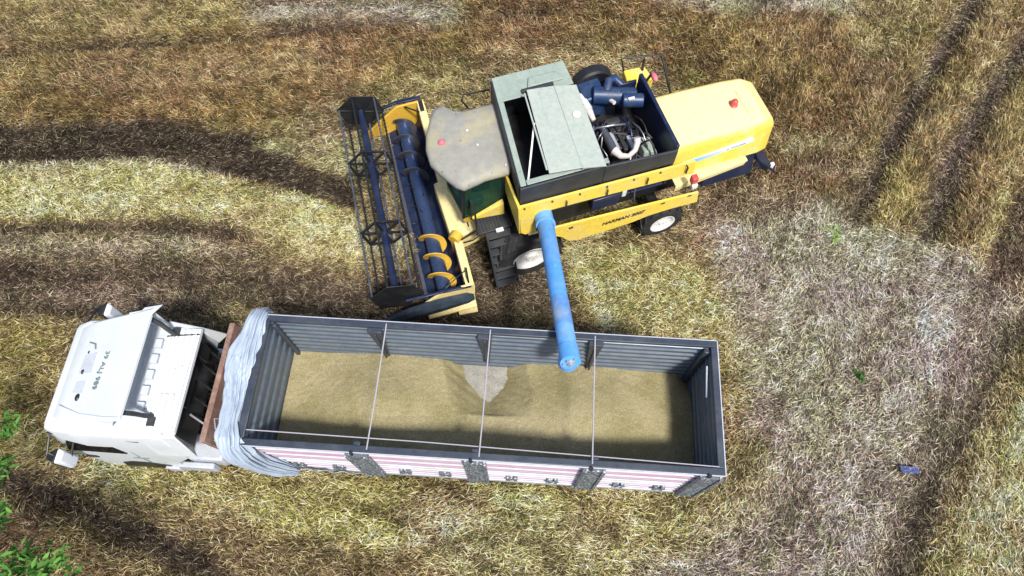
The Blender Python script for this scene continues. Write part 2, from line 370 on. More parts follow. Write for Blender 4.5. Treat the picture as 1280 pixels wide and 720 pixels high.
# ------------------------------------------------------------------ the field: kinds of straw and where each lies
# (shape, photo outline, half width or 0, soft edge, straw colour, standing height, how flat it lies, ground relief, strength)
Z = [
 # brown standing stubble, top left and centre
 ('p', [(-80, -80), (1000, -80), (1075, 120), (1040, 250), (960, 260), (880, 130), (780, 60), (600, 70), (430, 125), (320, 165), (-80, 158)], 0, .5, (.235, .145, .070), .28, .40, .05, 1),
 ('p', [(-80, -80), (360, -80), (330, 20), (180, 60), (-80, 60)], 0, .7, (.32, .24, .12), .28, .45, .05, .8),
 ('p', [(-80, 75), (250, 78), (420, 70), (420, 100), (200, 115), (-80, 105)], 0, .5, (.34, .24, .125), .28, .45, .06, .7),
 ('p', [(640, 20), (1060, 30), (1080, 160), (960, 170), (820, 60)], 0, .7, (.27, .172, .084), .28, .4, .05, .7),
 ('l', [(-60, 76), (60, 66), (130, 60), (260, 55), (420, 38), (560, 22)], .16, .22, (.085, .062, .038), .10, .6, -.09, .95),
 ('l', [(480, 52), (600, 30), (720, 14), (830, -5)], .12, .25, (.13, .095, .05), .12, .5, -.06, .7),
 ('l', [(330, 18), (420, 16), (470, 14), (560, 18)], .26, .6, (.50, .47, .40), .10, .9, .02, .95),
 ('l', [(830, -6), (900, 8), (1050, 6)], .24, .6, (.52, .48, .40), .10, .9, .02, .85),
 # dark band and lime swaths, left
 ('p', [(-80, 158), (180, 152), (320, 165), (385, 203), (450, 228), (450, 268), (390, 252), (330, 232), (180, 204), (-80, 212)], 0, .16, (.050, .037, .028), .08, .75, -.08, 1),
 ('p', [(318, 180), (360, 178), (440, 168), (470, 180), (455, 226), (390, 204)], 0, .15, (.46, .40, .22), .16, .8, .02, .95),
 ('p', [(-80, 214), (180, 205), (330, 235), (450, 270), (520, 300), (520, 350), (440, 345), (390, 330), (300, 290), (190, 272), (-80, 276)], 0, .2, (.64, .55, .25), .20, .8, .10, 1),
 ('l', [(-60, 214), (180, 206), (270, 216)], .10, .2, (.62, .55, .42), .12, .9, .04, .7),
 ('l', [(-60, 288), (60, 286), (170, 284), (290, 290)], .26, .25, (.075, .055, .038), .09, .7, -.06, .95),
 ('p', [(-80, 298), (160, 298), (250, 300), (330, 322), (210, 326), (-80, 318)], 0, .25, (.40, .34, .26), .13, .9, .02, .8),
 ('p', [(-80, 322), (210, 318), (330, 325), (450, 350), (620, 300), (720, 330), (720, 420), (330, 390), (120, 420), (60, 402), (-80, 404)], 0, .35, (.125, .095, .070), .12, .75, -.03, .95),
 ('l', [(-60, 345), (200, 345), (330, 350)], .12, .3, (.09, .065, .045), .08, .7, -.04, .7),
 ('l', [(-60, 370), (100, 372), (240, 375)], .14, .3, (.36, .29, .20), .13, .8, .03, .55),
 ('p', [(-80, 406), (90, 404), (60, 520), (70, 575), (-80, 580)], 0, .4, (.40, .31, .12), .24, .55, .05, .9),
 # under and beyond the lorry
 ('p', [(40, 560), (300, 590), (500, 600), (930, 615), (980, 560), (960, 640), (880, 690), (760, 720), (560, 700), (350, 665), (150, 612)], 0, .35, (.60, .50, .22), .20, .75, .08, 1),
 ('p', [(490, 640), (640, 620), (760, 660), (720, 790), (600, 790)], 0, .4, (.60, .51, .28), .18, .85, .06, .85),
 ('p', [(-80, 640), (70, 640), (210, 720), (240, 800), (-80, 800)], 0, .3, (.26, .18, .10), .22, .6, .05, .9),
 ('p', [(150, 625), (300, 650), (420, 680), (560, 705), (560, 800), (260, 800), (210, 700)], 0, .4, (.24, .175, .095), .14, .75, -.02, .85),
 ('l', [(-60, 585), (30, 605), (90, 632), (160, 662), (240, 705), (330, 790)], .34, .25, (.050, .036, .030), .08, .65, -.11, 1),
 ('l', [(370, 604), (440, 628), (520, 660), (600, 700), (680, 770)], .09, .18, (.16, .115, .07), .10, .7, -.05, .75),
 ('l', [(560, 610), (620, 640), (700, 700), (740, 760)], .10, .2, (.18, .13, .085), .10, .7, -.05, .65),
 ('l', [(690, 610), (760, 650), (800, 700)], .13, .3, (.20, .145, .09), .10, .7, -.03, .6),
 # right: pale chaff over the combed ground
 ('p', [(880, 262), (960, 240), (1065, 262), (1150, 300), (1225, 325), (1275, 380), (1215, 520), (1150, 660), (1110, 800), (760, 800), (800, 700), (880, 670), (950, 590), (915, 420), (895, 340)], 0, .45, (.53, .45, .375), .13, .93, .02, 1),
 ('p', [(880, 560), (960, 540), (960, 650), (860, 690), (780, 690)], 0, .5, (.50, .42, .20), .18, .85, .04, .7),
 ('l', [(1245, 330), (1200, 460), (1150, 590), (1090, 740)], .30, .5, (.27, .205, .155), .12, .85, -.03, .75),
 ('l', [(1130, 330), (1090, 450), (1040, 580), (980, 730)], .22, .5, (.33, .26, .20), .12, .85, -.03, .5),
 ('l', [(960, 340), (940, 450)], .25, .5, (.33, .26, .20), .12, .85, -.03, .5),
 ('l', [(1000, 560), (930, 700)], .35, .6, (.34, .27, .21), .12, .85, -.02, .5),
 ('l', [(1320, 340), (1262, 430), (1215, 520), (1170, 600), (1120, 720), (1090, 790)], .22, .3, (.080, .060, .050), .09, .7, -.08, .95),
 ('p', [(1360, 430), (1275, 490), (1225, 575), (1185, 660), (1150, 740), (1130, 800), (1360, 800)], 0, .25, (.66, .56, .26), .22, .7, .10, 1),
 ('p', [(1250, 640), (1360, 620), (1360, 720), (1260, 720)], 0, .5, (.40, .30, .19), .22, .7, .03, .7),
 # standing crop and wheel tracks, upper right
 ('p', [(1065, 130), (1230, -60), (1460, -60), (1460, 200), (1300, 250), (1215, 338), (1150, 312), (1060, 278)], 0, .3, (.34, .245, .115), .34, .35, .12, 1),
 ('l', [(1262, -60), (1225, -10), (1180, 60), (1140, 130), (1108, 190), (1066, 278)], .30, .32, (.125, .095, .080), .07, .8, -.07, 1),
 ('l', [(1350, -10), (1290, 50), (1235, 125), (1195, 195), (1150, 312)], .34, .34, (.130, .100, .085), .07, .8, -.07, 1),
 ('p', [(1400, 120), (1310, 190), (1268, 240), (1235, 300), (1220, 350), (1260, 360), (1400, 290)], 0, .2, (.175, .125, .085), .10, .7, -.08, 1),
 ('l', [(1330, 150), (1265, 225), (1235, 290), (1214, 340)], .12, .14, (.58, .47, .20), .24, .7, .07, .9),
 ('l', [(1015, 285), (1060, 292), (1150, 312), (1215, 335)], .20, .25, (.60, .54, .42), .16, .95, .06, .8),
 # round the harvester
 ('p', [(705, 318), (800, 308), (880, 340), (905, 400), (850, 420), (745, 410)], 0, .25, (.68, .58, .25), .20, .8, .07, .95),
 ('p', [(870, 215), (990, 220), (1010, 262), (900, 285), (860, 262)], 0, .3, (.25, .18, .10), .20, .5, .03, .8),
 ('l', [(985, 186), (1055, 182)], .26, .3, (.58, .47, .25), .20, .9, .10, .9),
 ('l', [(1000, 215), (1060, 215)], .20, .35, (.45, .36, .22), .20, .85, .04, .7),
]
def G(pts): return np.array([at(x, y)[:2] for x, y in pts])
ZW = [(z[0], G(z[1])) + tuple(z[2:]) for z in Z]
def field(p):
    """straw colour, standing height, flatness and relief at field points"""
    n = len(p)
    col = np.tile(np.array([.36, .27, .14]), (n, 1)); hgt = np.full(n, .20); flat = np.full(n, .7); rel = np.zeros(n)
    wob = (fbm(p, 0.9, 3, 4) - .5) * 1.0 + (fbm(p, 4.5, 9, 3) - .5) * .45
    for kind, pts, hw, soft, c, h, fl, re, st in ZW:
        lo, hi = pts.min(0) - 2.5, pts.max(0) + 2.5
        ix = np.where((p[:, 0] > lo[0]) & (p[:, 0] < hi[0]) & (p[:, 1] > lo[1]) & (p[:, 1] < hi[1]))[0]
        if not len(ix): continue
        q = p[ix]
        k = 0.42 if kind == 'p' else 0.22
        d = (sd_poly(q, pts) if kind == 'p' else sd_line(q, pts) - hw) + wob[ix] * k
        m = np.clip(.5 - d / (2 * soft), 0, 1); m = m * m * (3 - 2 * m) * st
        col[ix] += (np.array(c) - col[ix]) * m[:, None]
        hgt[ix] += (h - hgt[ix]) * m; flat[ix] += (fl - flat[ix]) * m; rel[ix] += (re - rel[ix]) * m
    # patchiness of the straw itself: bleached, weathered and damp tufts
    big = np.clip((fbm(p, .8, 71, 4) - .5) * 3.2, -1, 1)[:, None]; mid = np.clip((fbm(p, 3.2, 83, 3) - .5) * 3.2, -1, 1)[:, None]
    col = col * np.exp(.26 * big + .42 * mid)
    rt = np.clip((p[:, 0] - 3.0) / 3.0, 0, 1)
    wb = (fbm(p, .35, 61, 3) - .5) * 1.6
    sl = fbm(np.stack([p[:, 0] * .45 + 40, (p[:, 1] + wb) * 4.2], 1), 1.0, 63, 3)
    a_ = 1.02; u_ = p[:, 0] * math.cos(a_) + p[:, 1] * math.sin(a_); n_ = -p[:, 0] * math.sin(a_) + p[:, 1] * math.cos(a_)
    sr = fbm(np.stack([u_ * .5 + 70, (n_ + wb * .6) * 4.0], 1), 1.0, 67, 3)
    st_ = np.clip(((1 - rt) * (sl - .5) + rt * (sr - .5)) * 3.4, -1, 1)[:, None]
    col = col * np.exp(.36 * st_)
    gn = np.clip((fbm(p, .6, 95, 3) - .5) * 4, -1, 1)[:, None]
    col = col * (1 + gn * np.array([-.03, .05, -.10]))
    return np.clip(col, .02, .75), hgt, flat, rel
def relief(p, rel): return rel + (fbm(p, 1.3, 21, 4) - .5) * .10 + (fbm(p, 5.0, 33, 2) - .5) * .05

def axis(lo, hi, step, far):
    a = list(np.arange(lo, hi + 1e-6, step)); e = []; x, s = hi, step
    while x < far: s *= 1.45; x += s; e.append(x)
    b = []; x, s = lo, step
    while x > -far: s *= 1.45; x -= s; b.append(x)
    return np.array(b[::-1] + a + e)
def attr_mesh(name, co, faces_flat, loop_start, loop_tot, tint, mat, smooth=False):
    me = bpy.data.meshes.new(name)
    me.vertices.add(len(co)); me.vertices.foreach_set('co', co.astype(np.float32).ravel())
    me.loops.add(len(faces_flat)); me.loops.foreach_set('vertex_index', faces_flat.astype(np.int32).ravel())
    me.polygons.add(len(loop_start)); me.polygons.foreach_set('loop_start', loop_start.astype(np.int32))
    try: me.polygons.foreach_set('loop_total', loop_tot.astype(np.int32))
    except Exception: pass
    if smooth: me.polygons.foreach_set('use_smooth', np.ones(len(loop_start), bool))
    at_ = me.attributes.new('tint', 'FLOAT_COLOR', 'POINT')
    at_.data.foreach_set('color', np.concatenate([tint, np.ones((len(tint), 1))], 1).astype(np.float32).ravel())
    me.update(calc_edges=True); me.validate(); me.materials.append(mat)
    o = bpy.data.objects.new(name, me); COL.objects.link(o); return o

def make_ground():
    xs = axis(-18.5, 18.5, .10, 600); ys = axis(-2.5, 20, .10, 600)
    X, Y = np.meshgrid(xs, ys); p = np.stack([X.ravel(), Y.ravel()], 1)
    col, h, fl, rel = field(p)
    near = np.clip(1 - np.maximum(np.abs(p[:, 0]) - 18, np.abs(p[:, 1] - 9) - 11) / 4, 0, 1)
    z = relief(p, rel) * near
    n = fbm(p, 3.0, 5, 3)[:, None]
    tint = np.array([.060, .042, .030]) * (.7 + .6 * n) + col * .12
    nx, ny = len(xs), len(ys); i = np.arange(nx * ny).reshape(ny, nx)
    f = np.stack([i[:-1, :-1], i[:-1, 1:], i[1:, 1:], i[1:, :-1]], -1).reshape(-1, 4)
    o = attr_mesh('field_ground', np.concatenate([p, z[:, None]], 1), f.ravel(), np.arange(len(f)) * 4, np.full(len(f), 4), tint, M_soil, True)
    return tag(o, 'harvested field of brown soil and trampled straw', 'ground', kind='structure')
make_ground()

def blades(name, n, pick, label):
    """n single blades spread over the strip of field the photo shows, with a margin"""
    y = rng.uniform(-1.6, 18.6, n * 2); half = 10.2 + (y - .44) * .313 + 2.2
    x = rng.uniform(-1, 1, n * 2) * 18.0; ok = np.abs(x) < half
    p = np.stack([x[ok], y[ok]], 1)[:n]
    col, h, flat, rel = field(p)
    z0 = relief(p, rel); N = len(p)
    return p, col, h, flat, z0, N
def make_straw(n):
    p, col, h, flat, z0, N = blades('straw', n, None, None)
    lying = rng.random(N) < flat
    # heading: rows of stubble lean together, fallen straw is combed loosely along the swath
    lean = fbm(p, .35, 41, 2) * 6.3
    right = np.clip((p[:, 0] - 3.5) / 4, 0, 1)
    flow = (1 - right) * (-.10 + .05 * p[:, 0] * 0) + right * 1.05 + (fbm(p, .5, 47, 3) - .5) * 2.2
    comb = flow + np.pi * (rng.random(N) < .5) + rng.normal(0, .62, N)
    loose = rng.random(N) < .35
    ang = np.where(lying, np.where(loose, rng.uniform(0, 2 * np.pi, N), comb), lean * .35 + 1.9 - .9 * right + rng.normal(0, .75, N))
    L = np.where(lying, rng.uniform(.07, .24, N), h * rng.uniform(.55, 1.1, N))
    L *= np.where(lying, .75 + 1.2 * np.clip(h - .08, 0, .2), 1)
    elev = np.where(lying, np.abs(rng.normal(0, .24, N)), rng.normal(1.0, .28, N))
    elev = np.clip(elev, .02, 1.45)
    base = np.where(lying, z0 + rng.uniform(0, 1, N) ** 1.4 * (.02 + h * .55), z0 - .03)
    droop = np.where(lying, rng.uniform(-.05, .14, N), rng.uniform(.1, .8, N))
    wid = rng.uniform(.0032, .0072, N) * np.where(lying, 1.0, 1.25)
    d0 = np.stack([np.cos(ang) * np.cos(elev), np.sin(ang) * np.cos(elev), np.sin(elev)], 1)
    e2 = elev - droop
    d1 = np.stack([np.cos(ang) * np.cos(e2), np.sin(ang) * np.cos(e2), np.sin(e2)], 1)
    roll = rng.uniform(0, np.pi, N)
    s = np.stack([-np.sin(ang), np.cos(ang), np.zeros(N)], 1)
    up = np.cross(d0, s); s = s * np.cos(roll)[:, None] + up * np.sin(roll)[:, None]
    b = np.concatenate([p, base[:, None]], 1); m_ = b + d0 * (L * .55)[:, None]; t_ = m_ + d1 * (L * .5)[:, None]
    hw = (s * wid[:, None]); co = np.stack([b - hw * .8, b + hw * .8, m_ + hw, m_ - hw, t_], 1).reshape(-1, 3)
    k = np.arange(N) * 5
    # each blade: one quad and one tip
    idx = np.stack([k, k + 1, k + 2, k + 3, k + 3, k + 2, k + 4], 1).ravel()
    st = np.stack([np.arange(N) * 7, np.arange(N) * 7 + 4], 1).ravel(); tot = np.tile([4, 3], N)
    tuft = np.clip((fbm(p, 8.5, 131, 2) - .5) * 3.0, -1, 1)
    var = np.exp(rng.normal(0, .60, N) - .06 + .55 * tuft)[:, None]
    c = col * var
    pale = rng.random(N); lum = col.mean(1, keepdims=True)
    c = np.where((pale < .12)[:, None], np.array([.62, .53, .34]) * (.45 + .9 * lum / .35), c)
    c = np.where(((pale > .93))[:, None], c * np.array([.75, 1.02, .55]), c)
    c = np.where(((pale > .76) & (pale < .93))[:, None], c * np.array([.34, .28, .28]), c)
    g = np.clip((fbm(p, 1.7, 151, 3) - .60) * 9, 0, 1) * (rng.random(N) < .35) * np.clip(col.mean(1) / .16 - .5, 0, 1)
    c = c + (np.array([.19, .23, .07]) * var * .8 - c) * (g * .75)[:, None]
    c = np.clip(c, .01, .85)
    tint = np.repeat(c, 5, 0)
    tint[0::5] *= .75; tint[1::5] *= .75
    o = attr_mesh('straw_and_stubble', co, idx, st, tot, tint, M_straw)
    return tag(o, 'tangled dry straw and cut stubble covering the whole field', 'straw', kind='stuff')
make_straw(1250000)

# ------------------------------------------------------------------ combine harvester (local x forward to the header, y to its left = towards the lorry)
CA = R(18.0)
C_O = at(685, 335, .75)
harv = empty('combine_harvester', (C_O.x, C_O.y, 0), math.pi + CA)
tag(harv, 'yellow combine harvester with blue unloading auger swung over the grain lorry', 'combine harvester')
_ci = (Matrix.Translation((C_O.x, C_O.y, 0)) @ Matrix.Rotation(math.pi + CA, 4, 'Z')).inverted()
def lc(px, py, z): return _ci @ at(px, py, z)
YN, YF = -.27, -3.22        # near and far body sides

def wheel(name, cx, y_out, side, r, wd, parent, lugs, rimr):
    """wheel whose outer face lies at y_out; side=+1 faces the lorry"""
    e = MB(); c = (cx, y_out, r); s = -side
    e.lathe([(.02, s * .13), (rimr * .30, s * .13), (rimr * .34, s * .16), (rimr * .34, s * wd * .7), (.02, s * wd * .7)], c, n=20)
    o = e.build(name, M_rim, parent, smooth=40)
    t = MB(); t.lathe([(rimr, s * .05), (rimr * 1.05, s * .01), (r * .80, 0), (r * .93, s * .03), (r * .975, s * .10), (r * .975, s * (wd - .10)), (r * .93, s * (wd - .03)), (r * .8, s * wd), (rimr, s * (wd - .05)), (rimr, s * .05)], c, n=48, caps=False)
    for k in range(lugs):
        for half in (0, 1):
            a0 = 2 * math.pi * (k + .5 * half) / lugs; a1 = a0 + .55 / max(1, lugs / 18) * .5
            y0, y1 = (s * .02, s * wd * .54) if half == 0 else (s * (wd - .02), s * wd * .46)
            for rr in (1,):
                P = []
                for (a, y, hh) in ((a0, y0, 0.0), (a0 + .10, y0, 0), (a1 + .10, y1, 0), (a1, y1, 0)):
                    P.append((cx + r * .955 * math.cos(a), y_out + y, r + r * .955 * math.sin(a)))
                for (a, y) in ((a0 + .01, y0), (a0 + .08, y0), (a1 + .08, y1), (a1 + .01, y1)):
                    P.append((cx + r * 1.012 * math.cos(a), y_out + y, r + r * 1.012 * math.sin(a)))
                t.hexa(P)
    t.build('tyre', M_rub, o, smooth=30)
    rm = MB(); rm.lathe([(rimr * .02, s * .035), (rimr * .22, s * .035), (rimr * .28, s * .06), (rimr * .55, s * .07), (rimr * .80, s * .05), (rimr * .88, s * .015), (rimr * 1.02, s * .005), (rimr * 1.03, s * .05), (rimr * .9, s * .08), (rimr * .7, s * .15), (rimr * .02, s * .15)], c, n=36)
    for k in range(8):
        a = 2 * math.pi * k / 8; rm.tube([(cx + rimr * .42 * math.cos(a), y_out + s * .07, r + rimr * .42 * math.sin(a)), (cx + rimr * .42 * math.cos(a), y_out + s * .052, r + rimr * .42 * math.sin(a))], .016, 6)
    rm.build('rim', M_rim, o, smooth=40)
    return o
wheel('front_wheel', .31, -.30, 1, .82, .62, harv, 17, .43)
wheel('front_wheel', .31, YF + .1, -1, .82, .62, harv, 17, .43)
wheel('rear_wheel', -3.08, -.34, 1, .56, .42, harv, 15, .31)
wheel('rear_wheel', -3.08, YF + .12, -1, .56, .42, harv, 15, .31)
MB().box(.15, .5, YF + .6, -.85, .62, 1.0).build('axle', M_black, harv, .02)
MB().box(-3.2, -2.95, YF + .4, -.72, .48, .68).box(-3.16, -3.0, -1.9, -1.6, .6, 1.6).build('axle', M_black, harv, .02)

# hull: dark machinery body under the sheet metal
hull = MB()
hull.hexa([(.55, YF + .45, .95), (-3.9, YF + .45, 1.15), (-3.9, -.95, 1.15), (.55, -.95, .95), (.55, YF + .1, 2.7), (-5.1, YF + .75, 2.2), (-5.1, -1.15, 2.2), (.55, -.95, 2.7)])
hull.build('threshing_body', M_black, harv, .03)
mc = MB()      # belts, pulleys and guards in the open side
for (x, z, r_) in ((-.9, 2.25, .26), (-1.75, 2.1, .34), (-2.6, 2.3, .22), (-.35, 2.1, .2)):
    mc.lathe([(.03, 0), (r_, 0), (r_, .035), (r_ * .85, .05), (r_ * .85, .09), (r_, .105), (r_, .14), (.03, .14)], (x, -.92, z), n=24)
mc.bar((-.9, -.82, 2.5), (-1.75, -.82, 2.43), .07, .02).bar((-.9, -.82, 2.0), (-1.75, -.82, 1.77), .07, .02)
mc.build('drive_pulley', M_frame, harv, smooth=40)
gb = MB(); gb.box(-1.75, -1.1, -.92, -.45, 2.02, 2.42); gb.build('belt_guard', M_navy, harv, .02)
MB().bar((-2.05, -.5, 2.7), (-2.12, -.42, 1.9), .03).build('panel_stay', M_steel, harv)
MB().box(-1.86, -1.76, -.5, -.42, 2.32, 2.55).build('guard_catch', M_rim, harv, .01)

# near side panel with its dark slot (front column + upper band, and the lower apron)
sp = MB()
def yplate(pts, y0, th, slope=.0):      # pts (x, z) outline standing in the y plane
    return [Vector((x, y0 - slope * (z - 2.3), z)) for x, z in pts], Vector((0, -th, 0))
pl, d = yplate([(.60, 2.28), (.60, 3.16), (-3.30, 3.06), (-3.34, 2.66), (-1.0, 2.76), (-.10, 2.78), (.10, 2.72), (.22, 2.60), (.26, 2.44), (.25, 2.18), (.50, 2.18)], YN, .05, .12)
sp.prism(pl, (0, 0, 0), d)
upper = sp.build('side_panel', M_yel, harv, .012)
fp = MB(); fp.hexa([(.57, -.30, 2.2), (.63, -.30, 2.2), (.63, -1.25, 2.5), (.57, -1.25, 2.5), (.57, -.36, 3.14), (.63, -.36, 3.14), (.63, -1.28, 3.10), (.57, -1.28, 3.10)])
fp.build('front_corner_panel', M_yel, harv, .015)
ap = MB()
pl, d = yplate([(.18, 2.16), (-1.1, 2.08), (-3.62, 1.90), (-3.68, 1.50), (-2.9, 1.53), (-2.45, 1.50), (-2.05, 1.42), (-1.5, 1.38), (-.72, 1.34), (-.52, 1.42), (-.35, 1.66), (-.15, 1.82), (.18, 1.86)], YN + .02, .05, .06)
ap.prism(pl, (0, 0, 0), d)
apron = ap.build('lower_panel', M_yel, harv, .012)
lettering('HARMAN 2007', .155, basis((-1, 0, 0.043), (0, -.06, 1), (-1.80, YN + .063, 1.745)), M_ink, apron, shear=.25, bold=.004)
MB().bar((.42, -.28, 2.12), (.20, -.28, 2.10), .05).build('panel_hook', M_cream, harv, .01)

for x in (-.4, -1.3, -2.2, -3.1):
    MB().box(x - .005, x + .005, YN - .05, YN + .006, 2.80, 3.04).build('panel_seam', M_char, upper)
for k in range(7):
    x = .5 - k * .6; m = MB(); m.tube([(x, YN - .09, 3.10 - .014 * k), (x, YN - .055, 3.10 - .014 * k)], .018, 6); m.build('panel_bolt', M_char, upper)
for x in (-.55, -2.75, -3.4):
    MB().box(x - .05, x + .05, YN, YN + .055, 1.93 if x > -2 else 1.85, 1.99 if x > -2 else 1.90).build('panel_clip', M_char, apron, .005)
# grain tank and engine bay walls
tank = MB()
T = 3.68
def wall(m, a, b, z0a, z1a, z0b, z1b, th):
    a, b = Vector((a[0], a[1], 0)), Vector((b[0], b[1], 0)); n = (b - a).cross(Vector((0, 0, 1))).normalized() * th
    m.hexa([Vector((a.x, a.y, z0a)), Vector((b.x, b.y, z0b)), Vector((b.x + n.x, b.y + n.y, z0b)), Vector((a.x + n.x, a.y + n.y, z0a)),
            Vector((a.x, a.y, z1a)), Vector((b.x, b.y, z1b)), Vector((b.x + n.x, b.y + n.y, z1b)), Vector((a.x + n.x, a.y + n.y, z1a))])
wall(tank, (.56, -.50), (-1.22, -.50), 3.1, T, 3.1, T, .05)             # near wall, tank
wall(tank, (-1.225, -.50), (-2.84, -.50), 3.1, T - .03, 3.05, 3.50, .05)    # near wall, engine bay
wall(tank, (.27, -3.22), (.51, -.555), 2.3, T, 2.3, T, .05)              # front wall
tank.box(-1.30, .22, -3.22, -3.17, 2.3, T)
tank.box(-1.30, -1.25, -3.16, -.56, 2.2, T - .04)
tank.hexa([(-1.24, -3.16, 2.3), (.20, -3.16, 2.3), (.44, -.56, 2.3), (-1.24, -.56, 2.3), (-1.24, -3.16, 2.36), (.20, -3.16, 2.36), (.44, -.56, 2.36), (-1.24, -.56, 2.36)])
tk = tank.build('grain_tank', M_char, harv, .012)
roof = MB()       # fixed tank roof and light rim round the opening
roof.hexa([(-1.33, -3.26, T + .002), (.28, -3.26, T + .002), (.34, -2.60, T + .002), (-1.33, -2.60, T + .002), (-1.33, -3.26, T + .035), (.28, -3.26, T + .035), (.34, -2.60, T + .035), (-1.33, -2.60, T + .035)])
roof.hexa([(.22, -2.597, T + .004), (.341, -2.597, T + .004), (.54, -.50, T + .004), (.42, -.50, T + .004), (.22, -2.597, T + .03), (.341, -2.597, T + .03), (.54, -.50, T + .03), (.42, -.50, T + .03)])
roof.box(-1.33, .40, -.62, -.50, T + .005, T + .028)
roof.build('tank_rim', M_tank, tk, .012)
rp = MB(); rp.prism([(-.35, -2.75, T + .03), (-1.15, -2.75, T + .03), (-1.05, -3.0, T + .03), (-.45, -3.0, T + .03)], (0, 0, 0), (0, 0, .06)); rp.build('roof_pressing', M_tank, tk, .02)
lid = MB()        # lid propped up at its front edge
zl, zr = T + .20, T + .06
lid.hexa([(-.27, -2.58, zl), (-.04, -.50, zl), (-.71, -.45, zr + .10), (-.85, -2.54, zr + .1), (-.27, -2.58, zl + .03), (-.04, -.50, zl + .03), (-.71, -.45, zr + .135), (-.85, -2.54, zr + .135)])
lid.hexa([(-.855, -2.54, zr + .07), (-.715, -.45, zr + .07), (-1.22, -.42, zr - .03), (-1.36, -2.52, zr - .03), (-.855, -2.54, zr + .125), (-.715, -.45, zr + .125), (-1.22, -.42, zr + .01), (-1.36, -2.52, zr + .01)])
lid.bar((-.20, -2.50, zl + .035), (-.02, -.58, zl + .035), .035, .03).bar((-.50, -2.48, zl + .005), (-.36, -.58, zl + .005), .03, .03)
lid_o = lid.build('tank_lid', M_lid, harv, .008)
MB().bar((-.16, -1.75, zl - .01), (.33, -.66, T - .15), .035).build('lid_prop', M_rim, lid_o)
cp = MB(); cp.lathe([(.02, 0), (.085, 0), (.085, .025), (.06, .04), (.02, .04)], (-1.06, -1.72, zr + .09), 'Z', 20); cp.build('filler_cap', M_rim, lid_o)
hp = MB(); hp.box(-.9, -.2, -2.72, -2.64, T + .04, T + .12).build('lid_hinge', M_char, lid_o, .01)
MB().tube([(.15, -3.0, 2.5), (.15, -1.0, 2.5)], .13, 14).build('levelling_auger', M_frame, tk)
MB().box(-.2, .1, -2.0, -1.7, 2.37, 2.55).build('tank_sump', M_galv, tk, .03)

bay = MB()
bay.box(-2.92, -2.84, -2.56, -.555, 2.1, 3.52)                            # rear wall of the bay
bay.box(-2.83, -1.31, -2.90, -.56, 2.10, 2.16)                            # deck
bay.box(-2.83, -2.45, -2.62, -2.56, 2.1, 3.30)
bay.build('engine_bay', M_navy, harv, .012)
eng = MB(); eng.box(-2.30, -1.72, -2.10, -1.05, 2.25, 2.85).box(-2.22, -1.80, -2.0, -1.15, 2.85, 3.02)
for k in range(4): eng.box(-2.18, -1.86, -1.95 + k * .22, -1.78 + k * .22, 3.02, 3.10)
eng.box(-2.50, -2.3, -2.0, -1.3, 2.3, 2.6)
engine = eng.build('engine', M_frame, harv, .03)
af = MB(); af.tube([(-1.78, -2.52, 3.26), (-2.66, -2.20, 3.26)], [.19, .19], 20); af.tube([(-2.30, -2.12, 3.36), (-2.72, -1.98, 3.36)], .15, 18)
af.build('air_cleaner', M_engine, engine, .02, smooth=45)
af = MB(); af.hexa([(-1.50, -2.95, 2.7), (-2.10, -2.95, 2.7), (-2.10, -2.35, 2.7), (-1.50, -2.35, 2.7), (-1.54, -2.92, 3.28), (-2.05, -2.92, 3.34), (-2.05, -2.42, 3.30), (-1.54, -2.42, 3.24)]); af.build('radiator_duct', M_engine, engine, .05)
af = MB(); af.tube([(-2.05, -2.42, 3.4), (-2.15, -2.60, 3.50), (-2.32, -2.66, 3.46), (-2.42, -2.50, 3.38)], .09, 12); af.build('intake_hose', M_engine, engine, smooth=50)
af = MB(); af.hexa([(-2.05, -2.85, 2.8), (-2.55, -2.75, 2.8), (-2.50, -2.45, 2.8), (-2.05, -2.45, 2.8), (-2.08, -2.82, 3.25), (-2.48, -2.74, 3.2), (-2.45, -2.48, 3.2), (-2.08, -2.48, 3.25)]); af.build('oil_cooler', M_navy, engine, .04)
tgt = MB(); tgt.box(-2.50, -2.36, -2.02, -1.97, 3.49, 3.53); tgt.build('air_cleaner_label', M_rim, engine, .005)
tgt = MB(); tgt.tube([(-2.08, -2.25, 3.30), (-2.12, -2.12, 3.34)], .045, 10); tgt.build('service_indicator', M_pipe, engine)
sc_ = MB(); sc_.lathe([(.04, -.16), (.47, -.16), (.50, -.13), (.50, .06), (.46, .10), (.04, .10)], (-1.97, -3.00, 2.98), n=40)
sc_.build('rotary_screen', M_black, harv, smooth=40)
cn = MB(); cn.tube([(-1.47, -2.30, 3.42), (-1.50, -2.06, 3.42)], [.085, .085], 14); cn.build('fuel_filter', M_rim, engine, smooth=40)
cn = MB(); cn.tube([(-1.50, -2.03, 3.40), (-1.53, -1.82, 3.34)], [.08, .05], 14); cn.build('fuel_filter', M_pipe, engine, smooth=40)
cn = MB(); cn.tube([(-1.43, -2.47, 3.42), (-1.46, -2.33, 3.42)], .07, 12); cn.build('fuel_filter', M_rim, engine, smooth=40)
mf = MB(); mf.tube([(-1.70, -1.72, 3.16), (-1.72, -1.02, 3.16)], [.075, .10], 16); mf.build('muffler', M_steel, engine, smooth=40)
ex = MB(); ex.tube([(-1.72, -1.06, 3.2), (-1.80, -.88, 3.2), (-1.95, -.82, 3.22), (-2.10, -.88, 3.28), (-2.17, -.98, 3.38), (-2.18, -1.05, 3.46)], [.10, .07, .055, .055, .07, .08], 12); ex.build('exhaust_pipe', M_pipe, engine, smooth=50)
hrs = random.Random(3)
